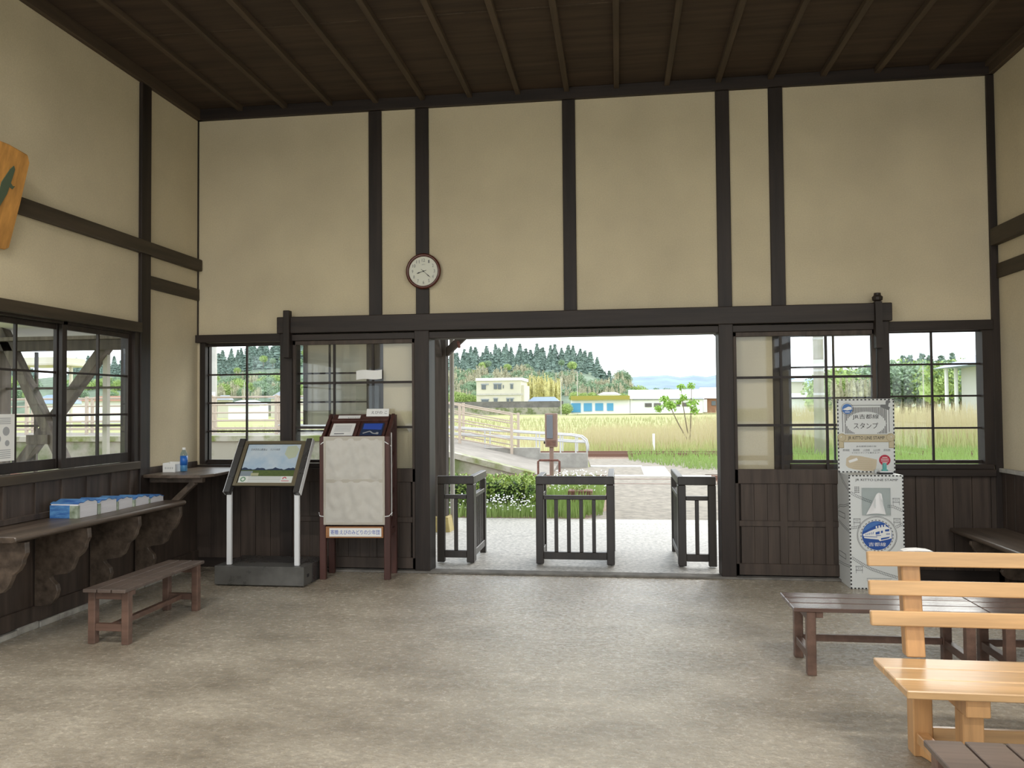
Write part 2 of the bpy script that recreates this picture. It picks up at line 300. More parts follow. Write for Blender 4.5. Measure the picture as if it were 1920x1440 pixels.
def trim(mb, m, bevel=0.004):
    cn[0] += 1; return struct(mb.build('trim_%d' % cn[0], m, None, bevel))
for k in range(-9, 8):
    x = 0.017+0.4545*k
    if XL+0.05 < x < XR-0.05: trim(MB().box(x-0.024, x+0.024, -10.2, -0.02, 4.425, 4.472), 'batten', 0.003)
trim(MB().box(XL, XR, -0.045, 0.0, ZC, 4.47), 'beamx'); trim(MB().box(XL, XL+0.045, -10.2, 0, ZC, 4.47), 'batten'); trim(MB().box(XR-0.045, XR, -10.2, 0, ZC, 4.47), 'batten')
# board seams of the ceiling
for y in (-1.55, -3.4, -5.2, -7.0): trim(MB().box(XL, XR, y-0.006, y+0.006, 4.466, 4.4705), 'batten', 0)
# posts on the back wall, above the lintel
for x0, x1 in ((-2.337, -2.211), (-1.88, -1.752), (-0.4845, -0.365), (0.900, 1.022), (1.363, 1.487)):
    trim(MB().box(x0, x1, -0.022, 0.0, 2.38, ZC), 'post')
trim(MB().box(XR-0.062, XR, -0.03, 0.0, 0.0, ZC), 'post'); trim(MB().box(XL, XL+0.012, -0.012, 0.0, 2.2, ZC), 'post', 0)
# lower posts
for x0, x1, z1 in ((-1.875, -1.735, 2.3), (0.887, 1.012, 2.3)): trim(MB().box(x0, x1, -0.11, WT+0.02, 0.0, z1), 'post')
trim(MB().box(-2.34, -2.205, -0.012, WT, 0.9, 2.25), 'post'); trim(MB().box(1.365, 1.50, -0.012, WT, 0.9, 2.25), 'post')
trim(MB().box(-3.19, -3.07, -0.10, WT, 0.0, 2.25), 'post'); trim(MB().box(2.225, 2.325, -0.10, WT, 0.0, 2.25), 'post')
# hangers above the lintel ends
trim(MB().box(-3.13, -3.07, -0.17, -0.10, 2.0, 2.45), 'post')
b = MB().box(2.195, 2.25, -0.17, -0.10, 2.0, 2.40); b.lathe([(0.02, 2.40), (0.042, 2.415), (0.045, 2.44), (0.03, 2.455), (0.028, 2.475), (0.0, 2.48)], 12, lambda x, y, z: (x+2.222, y-0.135, z)); trim(b, 'post', 0)
# lintel + header
trim(MB().box(-3.21, 2.345, -0.13, 0.0, 2.235, 2.392), 'beamx', 0.006)
trim(MB().box(-3.08, 2.24, -0.10, WT, 2.165, 2.225), 'beamx')
trim(MB().box(XL, -3.19, -0.05, 0.0, 2.17, 2.245), 'beamx'); trim(MB().box(2.325, XR-0.062, -0.05, 0.0, 2.15, 2.235), 'beamx')
# wainscot back wall: vertical boards with sill rail
def wains_back(x0, x1):
    b = MB(); x = x0
    while x < x1-0.01:
        xe = min(x+0.152, x1); b.box(x+0.002, xe-0.002, -0.018, 0.0, 0.0, 0.90); x = xe
    trim(b, 'wains', 0.002); trim(MB().box(x0, x1, -0.03, 0.0, 0.0, 0.09), 'beamx')
wains_back(XL, -1.9); wains_back(1.02, XR)
trim(MB().box(XL+0.03, -3.19, -0.06, 0.0, 0.905, 0.985), 'beamx'); trim(MB().box(2.325, 3.18, -0.06, 0.0, 0.895, 0.955), 'beamx'); trim(MB().box(2.34, 3.17, -0.045, 0.0, 0.955, 1.0), 'beamx')
trim(MB().box(-3.07, -2.34, -0.03, 0.0, 0.90, 1.0), 'beamx'); trim(MB().box(1.5, 2.225, -0.03, 0.0, 0.90, 1.0), 'beamx')
# door track on the floor and threshold
trim(MB().box(-3.1, 2.3, -0.14, 0.0, 0.0, 0.018), 'concrete_dark', 0.004)
# floor-level stone plinths
b = MB(); y = -9.9
while y < -0.1:
    L = rr(0.18, 0.4); b.box(XL, XL+0.05+rr(-0.01, 0.01), y, min(y+L-0.008, -0.02), 0, 0.045+rr(-0.01, 0.01)); y += L
trim(b, 'stone_sill', 0.006)
# left wall timbers
LBm = 'beamy'
trim(MB().box(XL, XL+0.03, -0.985, -0.84, 0.045, ZC), 'post'); trim(MB().box(XL, XL+0.03, -4.75, -4.6, 0.045, ZC), 'post')
trim(MB().box(XL, XL+0.055, -10.0, -0.012, 2.872, 2.985), LBm, 0.006); trim(MB().box(XL, XL+0.02, -0.84, -0.0, 2.585, 2.70), LBm)
trim(MB().box(XL-0.02, XL+0.045, -4.6, -0.985, 2.185, 2.27), LBm)
trim(MB().box(XL-0.05, XL+0.045, -4.6, -1.0, 1.02, 1.085), LBm)
# right wall timbers
trim(MB().box(XR-0.06, XR, -10.0, -0.0, 2.872, 3.02), LBm, 0.006); trim(MB().box(XR-0.02, XR, -10.0, -0.03, 2.59, 2.715), LBm)
trim(MB().box(XR-0.05, XR, -10, -1.5, 2.19, 2.27), LBm); trim(MB().box(XR-0.04, XR, -10, -0.03, 0.93, 0.965), 'stone_sill')
b = MB(); y = -10
while y < -0.05:
    ye = min(y+0.15, -0.03); b.box(XR-0.018, XR, y+0.002, ye-0.002, 0.0, 0.925); y = ye
trim(b, 'wains', 0.002)
# left wall wainscot: boards with battens between seat and window
b = MB().box(XL, XL+0.012, -10, -0.02, 0.04, 1.02); trim(b, 'wains', 0)
b = MB()
for y in [-4.3, -4.0, -3.7, -3.4, -3.1, -2.78, -2.50, -2.2, -1.93, -1.65, -1.35, -1.1]: b.box(XL+0.01, XL+0.026, y-0.018, y+0.018, 0.79, 1.02)
b.box(XL+0.01, XL+0.04, -4.6, -0.985, 0.76, 0.80)
trim(b, 'wains', 0.002); trim(MB().box(XL+0.01, XL+0.03, -10, -0.02, 0.045, 0.16), 'wains', 0.004)
# ------------------------------------------------------------------ windows
wn = [0]
def sash(parent, fn, u0, u1, v0, v1, ncol, nrow, st=0.045, mt=0.016, bot=0.06, top=0.035, th=0.03, m='post'):
    """a sash in plane (u, v); fn(u, v, t)"""
    fr = MB(); B = lambda a, b_, c, d, t0=0, t1=th: fr.prism([(a, c), (b_, c), (b_, d), (a, d)], fn, t0, t1)
    B(u0, u0+st, v0, v1); B(u1-st, u1, v0, v1); B(u0+st, u1-st, v0, v0+bot); B(u0+st, u1-st, v1-top, v1)
    fr.build('sash_frame', m, parent, 0.002)
    mu = MB(); gu0, gu1, gv0, gv1 = u0+st, u1-st, v0+bot, v1-top
    for i in range(1, ncol):
        x = gu0+(gu1-gu0)*i/ncol; mu.prism([(x-mt/2, gv0), (x+mt/2, gv0), (x+mt/2, gv1), (x-mt/2, gv1)], fn, th*0.15, th*0.85)
    for i in range(1, nrow):
        z = gv0+(gv1-gv0)*i/nrow; mu.prism([(gu0, z-mt/2), (gu1, z-mt/2), (gu1, z+mt/2), (gu0, z+mt/2)], fn, th*0.2, th*0.8)
    mu.build('muntin', m, parent)
    MB().prism([(gu0-0.005, gv0-0.005), (gu1+0.005, gv0-0.005), (gu1+0.005, gv1+0.005), (gu0-0.005, gv1+0.005)], fn, th*0.45, th*0.55).build('glass_pane', 'glass', parent)
def window():
    wn[0] += 1; return empty('window_%d' % wn[0], kind='structure')
fnb = lambda u, v, t: (u, 0.03+t, v)
w1 = window(); MB().box(-4.045, -3.99, -0.02, WT, 0.99, 2.19).box(-3.99, -3.18, 0.0, WT, 0.97, 1.0).build('window_frame', 'post', w1)
sash(w1, fnb, -4.03, -3.15, 1.0, 2.17, 2, 4, st=0.04, bot=0.03, top=0.035)
w2 = window(); MB().box(-3.07, -2.34, 0.07, WT, 2.14, 2.17).build('window_frame', 'post', w2); sash(w2, fnb, -3.16, -2.34, 1.0, 2.17, 2, 4, st=0.04, bot=0.03, top=0.035)
w3 = window(); MB().box(1.50, 2.225, 0.07, WT, 2.14, 2.17).build('window_frame', 'post', w3); sash(w3, fnb, 1.49, 2.30, 1.0, 2.16, 2, 4, st=0.04, bot=0.03, top=0.035)
w4 = window(); MB().box(3.105, 3.19, -0.025, WT, 0.99, 2.19).build('window_frame', 'post', w4); sash(w4, fnb, 2.28, 3.15, 1.0, 2.175, 2, 4, st=0.04, bot=0.03, top=0.035)
fnl = lambda u, v, t: (XL-0.01-t, u, v); fnl2 = lambda u, v, t: (XL-0.05-t, u, v)
for a, b_, f in ((-1.91, -1.05, fnl), (-2.76, -1.865, fnl2), (-3.62, -2.72, fnl), (-4.47, -3.58, fnl2)):
    wi = window(); MB().box(XL-WT, XL, a, b_, 2.165, 2.19).build('window_frame', 'post', wi)
    sash(wi, f, a, b_, 1.09, 2.165, 2, 3, st=0.052, bot=0.075, top=0.04)
wi = window(); MB().box(XL-WT, XL+0.02, -1.055, -0.985, 1.02, 2.19).build('window_frame', 'post', wi)
for a, b_ in ((-4.9, -3.25), (-3.25, -1.6)):
    wi = window(); sash(wi, lambda u, v, t: (XR+0.03+t, u, v), a, b_, 0.97, 2.18, 4, 4)
# ------------------------------------------------------------------ sliding doors (pushed open)
def sliding_door(n, x0, x1):
    d = empty('door_%d' % n, kind='structure'); Y0, Y1 = -0.085, -0.05
    fr = MB(); B = lambda a, b_, c, e: fr.box(a, b_, Y0, Y1, c, e)
    st = 0.03; B(x0, x0+st, 0.03, 2.165); B(x1-st, x1, 0.03, 2.165); B(x0, x1, 2.125, 2.165); B(x0, x1, 0.83, 0.955); B(x0, x1, 0.03, 0.13)
    fr.build('door_frame', 'wains', d, 0.003)
    g0, g1 = x0+st, x1-st; W = (g1-g0)/3
    mu = MB()
    for i in (1, 2): mu.box(g0+W*i-0.010, g0+W*i+0.010, Y0+0.006, Y1-0.006, 0.955, 2.125)
    for z in (1.341, 1.762): mu.box(g0, g1, Y0+0.008, Y1-0.008, z-0.011, z+0.011)
    mu.build('muntin', 'post', d); MB().box(g0, g1, -0.069, -0.066, 0.95, 2.13).build('glass_pane', 'glass', d)
    lo = MB()
    for i in (1, 2): lo.box(g0+W*i-0.033, g0+W*i+0.033, Y0+0.003, Y1, 0.13, 0.83)
    lo.box(g0, g1, Y0+0.004, Y1, 0.455, 0.505); lo.build('panel_rail', 'wains', d, 0.003)
    pn = MB()
    for i in range(3):
        for j in range(3): pn.box(g0+W*i+0.02+(W-0.04)*j/3+0.001, g0+W*i+0.02+(W-0.04)*(j+1)/3-0.001, -0.066, -0.052, 0.12, 0.84)
    pn.build('door_panel', 'wains', d, 0.001)
    return d
sliding_door(1, -3.07, -1.875); sliding_door(2, 1.012, 2.215)
# unseen fill lamps, added above the view to brighten the hall
for i, (x, y) in enumerate(((-2.9, -5.0), (2.1, -5.0), (-2.9, -8.0), (2.1, -8.0))):
    lp = empty('fill_lamp', (x, y, 4.1), label='added fill lamp above the view, %s' % ('left front', 'right front', 'left rear', 'right rear')[i], cat='lamp', group='added fill lamps')
    MB().box(-0.65, 0.65, -0.12, 0.12, 0.03, 0.08).build('fill_housing', 'white_paper', lp, 0.01); MB().tube([(-0.3, 0, 0.08), (-0.3, 0, 0.37)], 0.012, 8).build('hanger', 'steel', lp)
    ld = bpy.data.lights.new('fill_light', 'AREA'); ld.shape = 'RECTANGLE'; ld.size = 1.25; ld.size_y = 0.2; ld.energy = 52; ld.color = (1, 0.955, 0.88)
    lo = bpy.data.objects.new('fill_light', ld); C.objects.link(lo); lo.parent = lp; lo.location = (0, 0, 0.02)
# ================================================================== WALL CLOCK
ck = empty('wall_clock', (-1.80, -0.03, 2.802), label='round wall clock with reddish brown rim and cream dial', cat='clock')
ax = lambda x, y, z: (x, -z, y)
MB().lathe([(0.160, 0.0), (0.168, 0.01), (0.168, 0.022), (0.158, 0.034), (0.146, 0.036), (0.139, 0.022), (0.139, 0.0)], 48, ax).build('rim', 'clock_rim', ck, smooth=True)
MB().lathe([(0.14, 0.001), (0.14, 0.013), (0.0, 0.0131)], 48, ax).build('dial', 'clock_face', ck)
cf = lambda u, v, h: Vector((u, -0.0135-h, v))
for i in range(1, 13):
    a = math.radians(90-30*i); text(str(i), 0.105*math.cos(a), 0.105*math.sin(a), 0.013 if i < 10 else 0.030, 0.030, 'grey_ink', cf, ck, 'numeral')
def hand(ang, L, wd, nm):
    a = math.radians(90-ang); A = Art(lift(cf, 0.002)); c, s_ = math.cos(a), math.sin(a)
    P = lambda t, w_: (t*c-w_*s_, t*s_+w_*c)
    A.poly([P(-0.03, wd*0.35), P(-0.03, -wd*0.35), P(L*0.45, -wd*0.4), P(L*0.7, -wd), P(L, -wd*0.15), P(L, wd*0.15), P(L*0.7, wd), P(L*0.45, wd*0.4)]); A.build(nm, 'black_ink', ck)
hand(252, 0.068, 0.006, 'hour_hand'); hand(132, 0.09, 0.004, 'minute_hand')
A = Art(lift(cf, 0.004)); A.disc(0, 0, 0.007, 16); A.build('hub', 'black_ink', ck)
text('SEIKO', 0, 0.062, 0.032, 0.007, 'grey_ink', cf, ck, 'lettering')
# ================================================================== HUNG SIGN BOARD (left wall)
sg = empty('wooden_sign_board', (0, 0, 0), label='orange brown wooden sign board hung tilted high on the left wall', cat='sign')
top, bot = Vector((-3.89, 0, 3.235)), Vector((-4.045, 0, 2.595)); vd = (top-bot); H = vd.length; vd.normalize(); nd = Vector((vd.z, 0, -vd.x))
sfn = lambda u, v, h: Vector((bot.x, -2.49-1.7+u, bot.z))+vd*v+nd*h
pts = [(0, 0.0), (0.5, 0.015), (1.0, 0.0), (1.5, 0.012), (1.655, 0.0), (1.69, 0.02), (1.70, H*0.5), (1.70, H-0.05), (1.67, H-0.005), (1.5, H+0.012), (1.2, H+0.004), (0.7, H+0.018), (0, H)]
MB().prism(pts, sfn, -0.035, 0).build('board', 'signwood', sg, 0.006)
A = Art(sfn); A.h = 0.004
A.poly([(1.50, 0.42), (1.545, 0.52), (1.57, 0.55), (1.585, 0.53), (1.58, 0.47), (1.565, 0.36), (1.53, 0.27), (1.47, 0.2), (1.46, 0.22), (1.50, 0.32)])
A.poly([(1.57, 0.44), (1.60, 0.42), (1.615, 0.425), (1.60, 0.40), (1.57, 0.41)]); A.poly([(1.30, 0.12), (1.50, 0.16), (1.5, 0.19), (1.30, 0.16)])
A.build('brush_stroke', 'moss_paint', sg)
MB().tube([(-3.92, -3.3, 3.2), (-4.07, -3.3, 3.35)], 0.006, 6).build('hanging_cord', 'cord', sg)
# ================================================================== BUILT-IN BENCHES
def built_in(name, xw, s, y0, y1, zt, brackets, label, depth=0.46):
    t = empty(name, (xw, y1, 0), label=label, cat='bench')
    X = lambda d: s*d
    MB().prism([(0.006, zt-0.04), (depth-0.02, zt-0.04), (depth, zt-0.028), (depth, zt-0.01), (depth-0.012, zt), (0.006, zt)], lambda u, v, k: (X(u), k, v), y0-y1, 0).build('seat', 'seat', t, 0.005)
    prof = [(0.02, 0.707 if zt > 0.7 else 0.69), (0.42, 0.707 if zt > 0.7 else 0.69), (0.425, 0.64), (0.405, 0.60), (0.40, 0.57), (0.375, 0.53), (0.335, 0.50), (0.32, 0.46), (0.30, 0.42), (0.26, 0.39), (0.15, 0.375),
            (0.135, 0.36), (0.15, 0.34), (0.185, 0.31), (0.195, 0.27), (0.18, 0.22), (0.15, 0.18), (0.11, 0.165), (0.02, 0.16)]
    for y in brackets: MB().prism(prof, lambda u, v, k: (X(u+0.012), k, v if zt > 0.7 else v*(zt-0.05)/0.70), y-y1-0.02, y-y1+0.02).build('bracket', 'seat', t, 0.003)
    return t
built_in('built_in_bench', XL, 1, -2.93, -1.0, 0.757, (-2.80, -2.21, -1.62, -1.04), 'long built-in wooden bench on scroll brackets under the left window')
built_in('built_in_bench', XR, -1, -4.2, -0.06, 0.46, (-0.4, -1.3, -2.2), 'dark built-in bench along the right wall behind the plain benches')
# corner shelf table
ct = empty('corner_counter', (XL, 0, 0.965), label='dark corner counter by the window holding the blue bottle', cat='table')
top = [(0.032, -0.012), (0.032, -0.95), (0.30, -0.985), (0.55, -0.95), (0.60, -0.80), (0.575, -0.30), (0.50, -0.085)]
MB().prism(top, lambda u, v, k: (u, v, k), -0.028, 0).build('counter_top', 'seat', ct, 0.004)
MB().box(0.035, 0.52, -0.86, -0.80, -0.075, -0.029).build('support_rail', 'seat', ct, 0.003)
MB().bar((0.44, -0.83, -0.07), (0.06, -0.83, -0.42), 0.05, 0.05).build('diagonal_brace', 'seat', ct, 0.003)
# bottle
bo = empty('water_bottle', (-3.875, -0.60, 0.965), label='clear plastic bottle with blue label on the corner counter', cat='bottle')
MB().lathe([(0.028, 0.0), (0.032, 0.006), (0.032, 0.05), (0.030, 0.055), (0.032, 0.06), (0.032, 0.135), (0.028, 0.165), (0.014, 0.19), (0.012, 0.2)], 20).build('bottle_body', 'bottle_clear', bo, smooth=True)
MB().lathe([(0.029, 0.004), (0.0295, 0.13), (0.02, 0.135)], 20).build('water', 'bottle_water', bo, smooth=True)
MB().lathe([(0.0328, 0.058), (0.0328, 0.14)], 20).build('label_wrap', 'bottle_label', bo, smooth=True)
MB().lathe([(0.0145, 0.195), (0.0145, 0.212), (0.012, 0.215)], 16).build('cap', 'white_paper', bo)
# small white box + card
bx = empty('leaflet_box', (-4.03, -0.62, 0.965), 0.1, 'small white open box on the corner counter beside the bottle', 'box')
b = MB(); b.box(-0.002, 0.11, -0.07, -0.067, 0, 0.075); b.box(-0.002, 0.11, 0.067, 0.07, 0, 0.085); b.box(-0.002, 0.001, -0.067, 0.067, 0, 0.08); b.box(0.107, 0.11, -0.067, 0.067, 0, 0.07); b.box(0, 0.108, -0.067, 0.067, 0, 0.003)
b.build('carton', 'white_paper', bx, 0.001); A = Art(face_xz(0.0, 0.0, -0.0705))
for i in range(5): A.rect(0.02+0.016*i, 0.026+0.016*i, 0.028, 0.045)
A.build('printed_mark', 'soft_ink', bx)
# brochure stacks
names = ['nearest', 'second', 'middle', 'fourth', 'farthest']
def brochures(i, y, hh, wx):
    lab = ['blue covered brochure stack nearest the camera on the left bench', 'second blue brochure stack from the camera on the left bench', 'middle one of the five blue brochure stacks on the left bench',
           'second farthest blue brochure stack on the left bench', 'lowest brochure stack farthest from the camera on the left bench'][i]
    t = empty('brochure_stack', (-3.90, y, 0.757), rr(-0.05, 0.05), lab, 'brochures', 'brochure stacks on the left bench')
    # curved top profile along y, drooping towards the front
    n = 8; prof = [(0.0, 0.0)]+[(0.21, 0.0)]+[(0.21-0.21*k/n, hh*(0.72+0.28*math.sin(math.pi*(0.15+0.7*(k/n))))+0.006*math.sin(k*1.9+i)) for k in range(n+1)]
    MB().prism([(u, v) for u, v in prof], lambda u, v, k: (k, u, v), -wx/2, wx/2).build('pages', 'pages', t, 0.002)
    tp = prof[2:]; cov = tp+[(u, v+0.006) for u, v in tp[::-1]]
    MB().prism(cov, lambda u, v, k: (k, u, v), -wx/2-0.004, wx/2+0.004).build('cover', 'brochure_blue', t)
    b = MB(); b.box(-wx/2-0.004, wx*0.22, -0.008, -0.001, 0.0, hh*0.80); b.build('front_cover', 'brochure_blue', t, 0.002)
    b = MB(); b.box(wx*0.22, wx/2+0.003, -0.008, -0.001, 0.0, hh*0.78); b.box(wx/2, wx/2+0.003, 0.0, 0.02, 0.0, hh*0.78); b.build('cover_edge', 'brochure_green', t, 0.002)
for i, (y, hh, wx) in enumerate(((-2.13, 0.115, 0.21), (-1.90, 0.10, 0.21), (-1.68, 0.085, 0.20), (-1.46, 0.07, 0.20), (-1.25, 0.05, 0.19))): brochures(i, y, hh, wx)
# notice on the left window glass
nw = MB().box(XL+0.002, XL+0.004, -2.83, -2.395, 1.185, 1.50).build('window_notice', 'white_paper'); tag(nw, 'black and white printed notice taped on the left window glass', 'notice')
A = Art(lambda u, v, h: Vector((XL+0.004+h, -2.83+u, 1.185+v)))
for i in range(4): A.rect(0.04, 0.40, 0.285-0.012*i, 0.29-0.012*i)
A.disc(0.36, 0.2, 0.03); A.disc(0.29, 0.15, 0.025); A.disc(0.37, 0.12, 0.02); A.rect(0.2, 0.26, 0.12, 0.2)
for i in range(5): A.rect(0.03, 0.4, 0.02+0.013*i, 0.025+0.013*i)
A.build('print', 'soft_ink', nw)
# ================================================================== SMALL BENCHES
def slat_bench(name, L, Wd, H, nsl, loc, along, label, mtop, mleg, rail='side', inset=0.06):
    """bench with its length on local x; along='y' turns it"""
    t = empty(name, loc, math.pi/2 if along == 'y' else 0, label, 'bench')
    g = 0.008; sw = (Wd-g*(nsl-1))/nsl
    for i in range(nsl): MB().box(0, L, i*(sw+g), i*(sw+g)+sw, H-0.022, H).build('slat', mtop, t, 0.003)
    lg = 0.05
    for x in (inset, L-inset-lg):
        for y in (0.005, Wd-lg-0.005): MB().box(x, x+lg, y, y+lg, 0, H-0.022).build('leg', mleg, t, 0.004)
        MB().box(x+0.006, x+lg-0.006, lg+0.005, Wd-lg-0.005, H-0.075, H-0.022).build('end_rail', mleg, t, 0.002)
        MB().box(x+0.006, x+lg-0.006, lg+0.005, Wd-lg-0.005, 0.085, 0.13).build('foot_rail', mleg, t, 0.002)
    if rail == 'side': MB().box(inset+lg, L-inset-lg, Wd/2-0.018, Wd/2+0.018, 0.09, 0.125).build('stretcher', mleg, t, 0.002)
    else: MB().box(inset+lg, L-inset-lg, Wd-lg+0.005, Wd-lg+0.03, 0.10, 0.14).build('stretcher', mleg, t, 0.002)
    MB().box(inset+lg, inset+lg+0.04, 0.01, Wd-0.01, H-0.055, H-0.023).build('cleat', mleg, t, 0.002)
    return t
slat_bench('low_bench', 1.0, 0.295, 0.365, 3, (-3.155, -2.555, 0), 'y', 'low brown slatted bench standing below the left built-in bench', 'benchtop', 'bench', inset=0.045)
slat_bench('plain_bench', 1.03, 0.385, 0.378, 3, (0.965, -2.655, 0), 'x', 'dark brown backless bench left of its pair, before the stamp box', 'benchx', 'bench', 'back', 0.07)
slat_bench('plain_bench', 1.30, 0.385, 0.375, 3, (2.005, -2.66, 0), 'x', 'dark brown backless bench at the right edge beyond the honey bench', 'benchx', 'bench', 'back', 0.07)
slat_bench('plain_bench', 1.3, 0.385, 0.378, 3, (1.40, -5.74, 0), 'y', 'dark brown slatted bench in the bottom right corner of the view', 'benchtop', 'bench', 'side', 0.05)
# honey bench with backrest
hb = empty('backrest_bench', (1.10, -3.62, 0), label='honey coloured wooden bench with a three board backrest', cat='bench')
L = 1.75; H = 0.405
for i in range(3): MB().box(0, L, -0.42+0.143*i, -0.42+0.143*i+0.136, H-0.032, H).build('seat_board', 'honey', hb, 0.004)
for x in (0.145, L-0.145-0.08):
    # rear post: leg up to the seat, reclined above
    MB().box(x, x+0.08, -0.05, 0.03, 0, H-0.033).build('rear_leg', 'honeyz', hb, 0.005)
    MB().prism([(0.012, H-0.0), (0.075, H), (0.122, 0.852), (0.068, 0.852)], lambda u, v, k: (k, u, v), x, x+0.08).build('back_post', 'honeyz', hb, 0.005)
    MB().box(x+0.09, x+0.17, -0.33, -0.25, 0, H-0.11).build('front_leg', 'honeyz', hb, 0.005)
    MB().prism([(-0.38, H-0.033), (0.0, H-0.033), (-0.02, H-0.06), (-0.20, H-0.11), (-0.38, H-0.11)], lambda u, v, k: (k, u, v), x+0.085, x+0.175).build('seat_bearer', 'honeyz', hb, 0.004)
    MB().box(x+0.01, x+0.06, -0.25, -0.05, 0.06, 0.105).build('side_rail', 'honeyz', hb, 0.003)
    MB().bar((x+0.04, -0.03, 0.03), (x+0.13, -0.30, 0.03), 0.04, 0.05).build('foot_brace', 'honeyz', hb, 0.003)
MB().box(0.225, L-0.225, -0.045, -0.02, 0.07, 0.125).build('stretcher', 'honey', hb, 0.003)
for z in (0.545, 0.675, 0.80):
    y = 0.012+(z-H)/(0.87-H)*0.058; MB().bar((-0.005, y-0.018, z+0.03), (L, y-0.018, z+0.03), 0.028, 0.064, (0, 0.12, 1)).build('back_board', 'honey', hb, 0.004)
o = MB().prism([(0, 0), (0.13, 0), (0.11, 0.006), (0.07, 0.010), (0.02, 0.008)], lambda u, v, k: (1.262+u, -3.54+k, 0.857+v), 0, 0.05).build('folded_cloth', 'white_paper', None, 0.002); tag(o, 'small white folded cloth lying along the top back board of the honey bench', 'cloth')
# ================================================================== INFO LECTERN
le = empty('information_lectern', (-3.05, -0.72, 0), label='sloping framed landscape panel on steel legs and a low dark plinth', cat='lectern')
MB().box(-0.42, 0.385, -0.09, 0.10, 0.012, 0.172).build('plinth', 'base_steel', le, 0.003)
MB().box(-0.42, 0.385, 0.11, 0.44, 0.0, 0.165).build('rear_plinth', 'dark_steel', le, 0.003)
MB().box(0.386, 0.389, -0.02, 0.02, 0.075, 0.10).build('handle_slot', 'black_ink', le)
for x in (-0.335, 0.28):
    MB().box(x, x+0.042, -0.045, -0.012, 0.173, 0.835).build('leg', 'steel', le, 0.004)
pb, pt = Vector((0, -0.06, 0.80)), Vector((0, 0.235, 1.225)); pv = (pt-pb); PH = pv.length; pv.normalize(); pn = Vector((0, -pv.z, pv.y))
lf = lambda u, v, h: Vector((u, pb.y, pb.z))+pv*v+pn*h
for x in (-0.345, 0.285):
    MB().prism([(x, -0.01), (x+0.055, -0.01), (x+0.055, PH+0.02), (x, PH+0.02)], lf, -0.03, 0.028).build('side_arm', 'dark_steel', le, 0.004)
    xx = x-0.002 if x < 0 else x+0.056
    MB().prism([(xx, -0.01), (xx+0.004, -0.01), (xx+0.004, PH+0.02), (xx, PH+0.02)], lf, -0.028, 0.026).build('steel_edge', 'steel', le)
pa = MB().prism([(-0.287, 0.06), (0.283, 0.06), (0.283, PH), (-0.287, PH)], lf, -0.012, 0.004).build('panel_board', 'black_plastic', le)
fr = MB()
for a, b_, c, d in ((-0.287, -0.255, 0.06, PH), (0.245, 0.283, 0.06, PH), (-0.255, 0.245, 0.06, 0.09), (-0.255, 0.245, PH-0.03, PH)): fr.prism([(a, c), (b_, c), (b_, d), (a, d)], lf, 0.004, 0.016)
fr.build('picture_frame', 'frame_brass', le, 0.002)
P0, P1, Q0, Q1 = -0.25, 0.243, 0.093, PH-0.034; pf = lift(lf, 0.0045); QH = Q1-Q0
A = Art(pf); A.rect(P0, P1, Q0+0.34*QH, Q1); A.build('printed_sky', 'photo_sky', pa)
A = Art(pf); A.rect(P0, P1, Q0+0.17*QH, Q0+0.34*QH); A.build('printed_field', 'photo_field', pa)
A = Art(pf); A.rect(P0, P1, Q0, Q0+0.17*QH); A.build('printed_caption', 'photo_white', pa)
A = Art(lift(pf, 0.001)); n = 24; A.poly([(P0, Q0+0.325*QH)]+[(P1, Q0+0.325*QH)]+[(P1-(P1-P0)*k/n, Q0+QH*(0.365+0.022*math.sin(k*0.9)+0.014*math.sin(k*2.3))) for k in range(n+1)]); A.build('printed_hills', 'photo_mount', pa)
A = Art(lift(pf, 0.001)); A.rect(P0, P0+0.11, Q0+0.17*QH, Q0+0.30*QH); A.build('printed_lake', 'photo_grey', pa)
A = Art(lift(pf, 0.002)); A.rect(P0+0.1, P0+0.17, Q0+0.18*QH, Q0+0.25*QH); A.build('printed_inset', 'photo_tan', pa)
A = Art(lift(pf, 0.001)); A.poly([(0.12, Q1-0.02), (0.2, Q1-0.01), (0.235, Q1-0.05), (0.22, Q1-0.13), (0.16, Q1-0.15), (0.11, Q1-0.1)]); A.build('printed_map', 'photo_map', pa)
text('日本百名山霧島山', -0.14, Q1-0.052, 0.15, 0.022, 'black_ink', pf, pa); text('えびの高原', 0.01, Q1-0.052, 0.09, 0.020, 'black_ink', pf, pa)
A = Art(lift(pf, 0.001)); A.ring(P0+0.04, Q0+0.035, 0.024, 0.010); A.build('green_seal', 'green_ink', pa)
A = Art(lift(pf, 0.001)); A.ring(P1-0.075, Q0+0.042, 0.018, 0.008, a0=0, a1=200); A.rect(P1-0.1, P1-0.03, Q0+0.018, Q0+0.023); A.build('red_logo', 'red_ink', pa)
A = Art(lift(pf, 0.001))
for i in range(4): A.rect(P0+0.085, P1-0.11, Q0+0.014+0.014*i, Q0+0.018+0.014*i)
A.build('caption_lines', 'soft_ink', pa)
